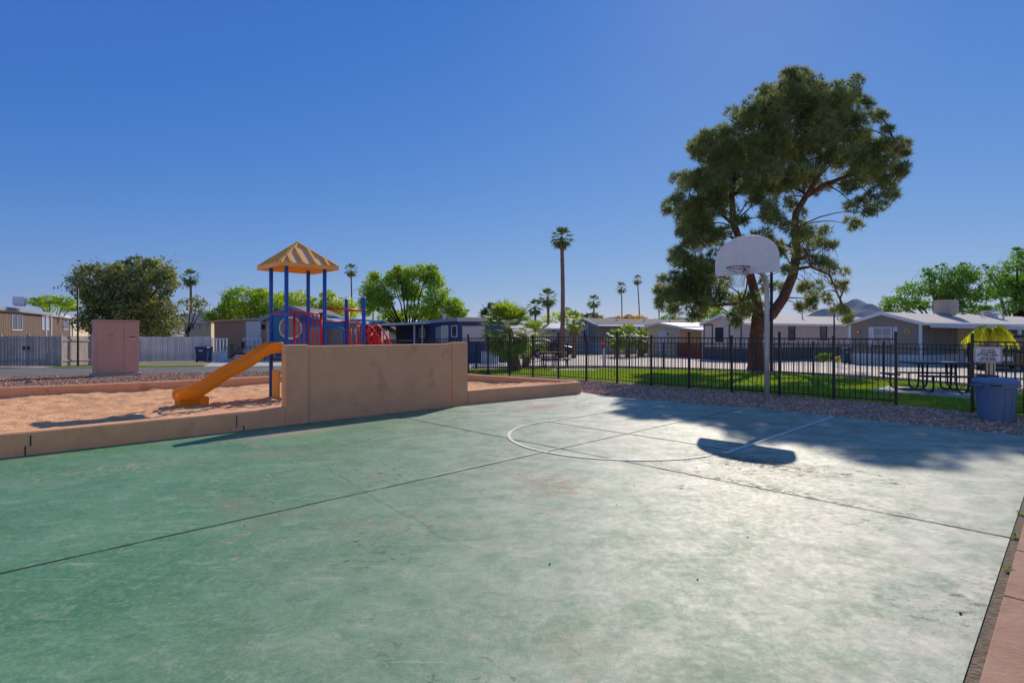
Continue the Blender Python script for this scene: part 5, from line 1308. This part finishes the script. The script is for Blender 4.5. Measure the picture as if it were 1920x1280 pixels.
tree('round_tree', 'dark round evergreen behind the blue house roof', 76, 925, [(925,582,20,14),(935,590,16,12),(912,590,12,10)], 'leaf_dark', 34, .24)
tree('mesquite_tree', 'pale airy tree between the mid distance palm trunks', 72, 1045, [(1040,598,18,14),(1060,590,14,12),(1022,602,12,12),(1085,600,14,10)], 'leaf_palo', 14, .24, group='bright green mesquite trees', r0=.12)
tree('small_tree', 'olive tree behind the grey mobile home roof ridge', 80, 1105, [(1090,596,12,8),(1108,594,14,8),(1124,598,10,8)], 'leaf_olive', 26, .26, r0=.15)
tree('yellow_tree', 'yellow flowering tree top behind the grey mobile home roof', 92, 1180, [(1160,598,12,5),(1178,596,10,6),(1198,597,14,7),(1190,602,18,5)], 'leaf_yellow', 40, .22, r0=.12)
tree('small_tree', 'small green tree behind roofs left of the pine', 90, 1255, [(1235,602,10,5),(1252,597,12,8),(1265,600,12,7)], 'leaf_green', 28, .26, r0=.12)
tree('mesquite_tree', 'bright green tree seen below the pine branches', 62, 1335, [(1330,582,18,16),(1350,590,18,14),(1318,597,14,10),(1345,572,12,10)], 'leaf_mesquite', 20, .22, group='bright green mesquite trees', r0=.14)
tree('leafy_tree', 'broad green tree with ragged top behind the right house roof', 60, 1760, [(1690,570,26,18),(1720,548,26,20),(1750,530,26,22),(1780,518,22,18),(1800,520,22,18),(1820,515,16,16),(1770,550,44,28),(1820,555,30,30),(1730,575,44,16),(1800,580,50,14),(1668,575,12,10),(1740,508,10,8),(1770,500,10,6),(1805,498,10,6)], 'leaf_green', 22, .23, group='broad leafy trees behind the right house', r0=.3, nl=14)
tree('leafy_tree', 'tallest green tree cut by the right frame edge', 62, 1900, [(1870,510,20,12),(1895,500,24,16),(1920,485,24,18),(1870,540,30,24),(1905,540,36,36),(1870,575,36,20),(1930,560,30,40),(1940,510,30,30),(1850,500,10,6),(1915,470,12,8),(1960,540,40,50)], 'leaf_green', 22, .23, group='broad leafy trees behind the right house', r0=.3, nl=12)
# bushes
def bush(px, py, rx, ry, leaf, label, size=.09, dens=160, name='bush'):
    p = gp(px, py); k = p.y/F; r = root(name, p, label, 'bush'); cl = [(p.x+random.uniform(-1, 1)*rx*k*.5, p.y+random.uniform(-1, 1)*rx*k*.4, p.z+ry*k*random.uniform(.8, 1.2), rx*k*.62, rx*k*.6, ry*k*.8) for _ in range(5)]
    raw_mesh('foliage', leaf_cloud(cl, dens, size, shell=.3), 4, leaf, r); b = MB(); limbs(b, p, [(c[0], c[1], c[2]) for c in cl], .03, 5, p); b.build('stem', 'bark_grey', r)
bush(1542, 679, 14, 10, 'leaf_green', 'round green bush in front of the pale house dark skirting')
bush(1570, 679, 7, 6, 'leaf_feather', 'small yellow green bush next to the teal bin')
bush(1210, 667, 7, 12, 'leaf_feather', 'yellow green shrub between the fan palm trunks')

# palms
def fan_frond(out, c, direction, L_, nb, wd, spread=2.2, droop=.25):
    """one fan leaf: petiole + nb blades radiating; appended as triangles"""
    d = Vector(direction).normalized(); side = d.cross(UP)
    if side.length < .05: side = Vector((1, 0, 0))
    side.normalize(); up = side.cross(d).normalized(); hub = c+d*L_*.5+Vector((0, 0, -.05*L_)); w_ = wd
    out += [tuple(c-side*w_*.3), tuple(c+side*w_*.3), tuple(hub)]
    for i in range(nb):
        t = (i/(nb-1)-.5)*spread; bd = (d*math.cos(t)+side*math.sin(t)+up*random.uniform(-.12, .12)).normalized(); ll = L_*.52*(1-.25*abs(t)/1.2)*random.uniform(.85, 1.1)
        tip = hub+bd*ll-UP*droop*ll*random.uniform(.5, 1.3); m = hub+bd*ll*.5; ww = side*math.cos(t)-d*math.sin(t)
        out += [tuple(hub), tuple(m+ww*w_), tuple(m-ww*w_)]; out += [tuple(m+ww*w_), tuple(tip), tuple(m-ww*w_)]
def fan_palm(px, base_py, cpy, rpx, Y=None, label='', leaf='leaf_palm_far', n=34, nb=11, tw=None, group=None, lean=0, skirt=.35, bot=-.9, basepx=None, dry=10, dr_=None):
    if Y is None: Y = gp(px, base_py).y
    k = Y/F; zb = g(Y); base = Vector((X(basepx if basepx else px-lean, Y), Y, zb)); top = Vector((X(px, Y), Y, Z(cpy, Y))); R_ = rpx*k; tw = (tw*k/2) if tw else .13
    r = root('palm_tree', base, label, 'palm tree', group); b = MB(); n_ = 14; pts = []; rs = []
    for i in range(n_+1):
        f = i/n_; p = base.lerp(top, f); p.x += math.sin(f*math.pi)*.01*(top-base).length*(1 if lean >= 0 else -1); pts.append(p); rs.append(tw*(1.35-.35*min(1, f*4) if f < .25 else 1.0-.25*f)*(1+.05*(i % 2)))
    pts[-1] = top-UP*.02; b.tube(pts, rs, 10); tr = b.build('trunk', 'bark_palm', r, smooth=True)
    out = []; dr = []
    for i in range(n):
        az = i*2.39996+random.uniform(-.2, .2); f = (i+.5)/n; el = math.radians(84-(84+62)*f**.8)+random.uniform(-.1, .1)
        d = Vector((math.cos(az)*math.cos(el), math.sin(az)*math.cos(el), math.sin(el))); fan_frond(out, top, d, R_*random.uniform(.85, 1.08), nb, R_*(.042 if dr_ is None else .026), droop=dr_ if dr_ is not None else (.25 if el > 0 else .4))
    raw_mesh('fronds', np.array(out), 3, leaf, r)
    if dry:
        for i in range(dry):
            az = i*2.4; d = Vector((math.cos(az)*.35, math.sin(az)*.35, -1)); fan_frond(dr, top-UP*R_*.08, d, R_*skirt*random.uniform(.8, 1.2)*1.3, 6, R_*.04, 1.0, .3)
        raw_mesh('dry_fronds', np.array(dr), 3, 'leaf_dry', r)
    return r
G = 'tall fan palms in the distance'
fan_palm(1053, 0, 444, 27, 47, 'tallest fan palm with a full straight trunk behind the fence', tw=8.8, n=40, group=G, basepx=1053, skirt=.55, dry=16)
fan_palm(1027, 0, 556, 23, 62, 'fan palm with brown trunk just left of the tallest palm', tw=5.5, n=38, group=G)
fan_palm(1003, 0, 575, 20, 60, 'shorter fan palm second left of the tallest palm', tw=5, n=34, group=G)
fan_palm(1064, 0, 585, 13, 74, 'small fan palm crown peeking out right of the tallest palm trunk', tw=3, n=26, group=G)
fan_palm(1113, 0, 564, 17, 82, 'fan palm standing alone above the grey mobile home', tw=3.6, n=32, group=G)
fan_palm(1165, 0, 538, 13.5, 96, 'left one of two slender far palms above the yellow tree', tw=2.4, n=28, group=G)
fan_palm(1195, 0, 524, 12, 98, 'right and taller one of two slender far palms above the yellow tree', tw=2.4, n=28, group=G, basepx=1200)
fan_palm(1234, 0, 560, 10, 98, 'slender far palm touching the left edge of the pine', tw=2.2, n=24, group=G, basepx=1237)
fan_palm(357, 0, 519, 21, 62, 'fan palm rising right of the big olive tree', tw=5, n=36, group=G)
fan_palm(658, 0, 506, 16, 74, 'fan palm between the tower roof and the spreading tree', tw=3.2, n=30, group=G)
fan_palm(698, 0, 518, 12, 70, 'palm crown poking out of the spreading green tree', tw=3, n=24, group=G)
fan_palm(1441, 0, 578, 18, 66, 'palm crown seen through the fork of the pine', tw=3, n=26, group=G)
fan_palm(1076, 0, 600, 26, 47, 'medium fan palm with hanging skirt beside the grey mobile home', 'leaf_palm', n=40, nb=11, tw=7, skirt=.8, dry=22)
fan_palm(952, 0, 616, 66, 26.5, 'big bushy fan palm with thick rough trunk behind the fence', 'leaf_palm', n=84, nb=18, tw=22, basepx=965, skirt=.45, dry=8, dr_=.1)
fan_palm(1000, 0, 628, 42, 31, 'smaller bushy fan palm right behind the thick trunk palm', 'leaf_palm', n=44, nb=14, tw=11, basepx=985, dry=0, dr_=.1)
fan_palm(1157, 0, 634, 26, 50, 'left fan palm of the low trio in front of the grey mobile home', 'leaf_palm', n=40, nb=12, tw=6, group='low trio of fan palms', dry=4)
fan_palm(1177, 0, 628, 28, 49, 'middle fan palm of the low trio in front of the grey mobile home', 'leaf_palm', n=40, nb=12, tw=8, group='low trio of fan palms', dry=4)
fan_palm(1201, 0, 635, 26, 50, 'right fan palm of the low trio in front of the grey mobile home', 'leaf_palm', n=40, nb=12, tw=10, group='low trio of fan palms', dry=4)
def feather_palm(px, Y, base_py, cpy, L_, label, leaf, n=16, hang=.5, tw=.14, fr=None):
    base = Vector((X(px, Y), Y, g(Y))); top = Vector((X(px, Y), Y, Z(cpy, Y))); r = root('feather_palm', base, label, 'palm tree'); b = MB(); b.tube([base, base.lerp(top, .5), top], [tw*1.3, tw, tw*.8], 10); b.build('trunk', 'bark_palm', r, smooth=True)
    out = []; st = MB()
    for i in range(n):
        az = i*2.39996; el = math.radians(random.uniform(20, 70)); d = Vector((math.cos(az), math.sin(az), 0)); ll = L_*random.uniform(.8, 1.1); pts = []
        for j in range(13):
            t = j/12; pts.append(top+d*ll*(t*math.cos(el)+.12*t)+UP*(ll*(math.sin(el)*t*.9-1.15*t*t*.8)))
        st.tube(pts, [.02*(1-.7*j/12) for j in range(13)], 4)
        for j in range(1, 13):
            for q in range(2):
                p = pts[j-1].lerp(pts[j], q/2+random.uniform(0, .3)); tg = (pts[j]-pts[j-1]).normalized(); sd_ = tg.cross(UP).normalized()
                for s_ in (-1, 1):
                    lf = hang*math.sin(math.pi*min(.95, (j/13*.8+.15)))*random.uniform(.5, 1.3); bd = (sd_*s_*random.uniform(.1, .5)+tg*.22-UP*1.0).normalized(); tip = p+bd*lf; w_ = tg*.02
                    out += [tuple(p-w_), tuple(p+w_), tuple(tip)]
    raw_mesh('fronds', np.array(out), 3, leaf, r); st.build('rachis', leaf, r)
feather_palm(1856, 21.5, 0, 620, 1.08, 'yellow green feather palm drooping behind the pets sign', 'leaf_feather', 17, .68, .12)
feather_palm(706, 48, 0, 612, 2.6, 'dusty feather palm behind the red arched climber', 'leaf_palm_far', 26, .8, .2)

# unseen block added behind the camera: its sunlit front bounces fill onto shaded faces
def bounce_block():
    d = Vector((.92, -.39, 0)).normalized(); n = Vector((.39, .92, 0)).normalized(); c = Vector((-2.5, -11.5, 0)); L_ = 40
    r = root('bounce_block', c, 'long cream stucco block with windows, added out of view to bounce sunlight onto shaded faces', 'bounce reflector'); f = Face(c, d); f.n = n
    b = MB(); A = [c-d*L_/2, c+d*L_/2, c+d*L_/2-n*8, c-d*L_/2-n*8]; b.prism([p-UP*.1 for p in A], [p+UP*5.6 for p in A]); b.build('wall', 'bounce_block_wall', r)
    b = MB(); B_ = [c-d*(L_/2+.4)+n*.5, c+d*(L_/2+.4)+n*.5, c+d*(L_/2+.4)-n*8.4, c-d*(L_/2+.4)-n*8.4]; b.slab([p+UP*5.9 for p in B_], .3); b.build('roof', 'roof_tan', r)
    for k in range(8):
        s0 = -17.5+k*4.6; b = MB()
        for q_ in ((s0, s0+.1, 1, 2.3), (s0+1.3, s0+1.4, 1, 2.3), (s0+.1, s0+1.3, 1, 1.1), (s0+.1, s0+1.3, 2.2, 2.3)): f.box(b, *q_, .005, .06)
        fr = b.build('window', 'white_paint', r); b = MB(); f.box(b, s0+.05, s0+1.35, 1.05, 2.25, .003, .02); b.build('pane', 'glass', fr)
    a_ = c+n*.1; sheet('bounce_slab', [xy(a_-d*L_/2), xy(a_+d*L_/2), xy(a_+d*L_/2+n*3.6), xy(a_-d*L_/2+n*3.6)], 'concrete', -.02, label='pale concrete slab added out of view in front of the bounce block')
bounce_block()
# mountains
def mountain(name, pts, Y, label):
    b = MB(); P = []; n = 60; x0, x1 = pts[0][0], pts[-1][0]; rows = []
    for i in range(n+1):
        px = x0+(x1-x0)*i/n; py = np.interp(px, [p[0] for p in pts], [p[1] for p in pts]); h = Z(py, Y)
        row = []
        for j in range(-8, 9):
            t = j/8; yy = Y+t*900; xx = X(px, Y); k = (1-abs(t))**.9; hh = h*k*(1+.22*noise.noise(Vector((xx*.006, yy*.006, 1)))*(1 if j else 0)); row.append((xx, yy, max(-5, hh)))
        rows.append(row)
    m = 17; b.add([v for r in rows for v in r], [(i*m+j, (i+1)*m+j, (i+1)*m+j+1, i*m+j+1) for i in range(n) for j in range(m-1)])
    o = b.build(name, 'mountain', smooth=False, ground=True); tag(o, label, None, None, 'structure')
mountain('mountain', [(1480, 612), (1505, 597), (1530, 583), (1545, 578), (1560, 580), (1580, 572), (1598, 561), (1608, 560), (1618, 565), (1630, 571), (1642, 573), (1655, 580), (1680, 588), (1720, 602), (1760, 618)], 5200, 'bluish mountain ridge beyond the houses at the right')
mountain('hills', [(1060, 612), (1120, 602), (1135, 596), (1150, 594), (1170, 595), (1200, 597), (1240, 599), (1265, 598), (1280, 595), (1300, 602), (1330, 615)], 6000, 'low distant hills behind the mobile home roofs')

# seed pods and leaves on the court
def seeds():
    for i, (px, py, s, lab) in enumerate([(1031, 1058, .011, 'dark seed pod lying alone in the centre foreground of the court'), (1156, 947, .008, 'dark seed pod in mid court, nearer of the two right of the centre crack'), (1189, 910, .008, 'dark seed pod in mid court just below the long joint'), (973, 889, .007, 'small dark seed pod below the crossing of the two joints'), (1314, 896, .008, 'dark seed pod just beyond the long joint below the backboard shadow'), (1402, 1007, .009, 'dark seed pod in the glare below the long joint at right'), (1308, 1087, .010, 'dark seed pod in the brightest glare of the foreground'), (1801, 1151, .012, 'dark seed pod near the footpath at lower right'), (1240, 867, .008, 'dark seed pod touching the free throw arc'), (458, 985, .008, 'dark seed pod beside the joint on the green left half'), (798, 801, .009, 'dark seed pod near the foot of the wall end'), (341, 866, .009, 'dark seed pod near the left curb below the wall shadow tip')]):
        p = gp(px, py); o = blob('seed_pod', p+UP*s*.5, (s*.7, s*.55, s*.45), 'seed', lab, 'seed pod', i); o['group'] = 'seed pods on the court'
seeds()
for i, (px, py) in enumerate(((1904, 1006), (1888, 1068), (1913, 963))):
    p = gp(px, py); r = root('weed', p, ['small green weed at the end of the court joint', 'small green weed in the gap one slab nearer the camera', 'tiny green weed in the gap by the far slabs'][i], 'weed', 'weeds in the path gap'); out = []
    for k in range(26):
        a = random.uniform(0, 6.28); d = Vector((math.cos(a), math.sin(a), random.uniform(.2, 1))).normalized(); w_ = Vector((-d.y, d.x, 0))*.006; q_ = p+d*random.uniform(.02, .06); out += [tuple(p), tuple(p+d*.025+w_), tuple(q_)]; out += [tuple(p), tuple(q_), tuple(p+d*.025-w_)]
    raw_mesh('leaves', np.array(out), 3, 'leaf_green', r)

# the air: a thin even haze that blues the far ridge
b = MB(); b.box((0, 3200, 300), 14000, 7400, 604); hz = b.build('haze', 'crack', ground=True)
hm = bpy.data.materials.new('haze'); hm.use_nodes = True; hn = hm.node_tree; hn.nodes.remove(hn.nodes['Principled BSDF']); pv = hn.nodes.new('ShaderNodeVolumePrincipled')
pv.inputs['Density'].default_value = 4e-5; pv.inputs['Color'].default_value = (.42, .62, 1, 1); pv.inputs['Anisotropy'].default_value = 0; hn.links.new(pv.outputs[0], hn.nodes['Material Output'].inputs['Volume'])
hz.data.materials.clear(); hz.data.materials.append(hm); tag(hz, 'thin pale air haze over the whole park', None, None, 'stuff')
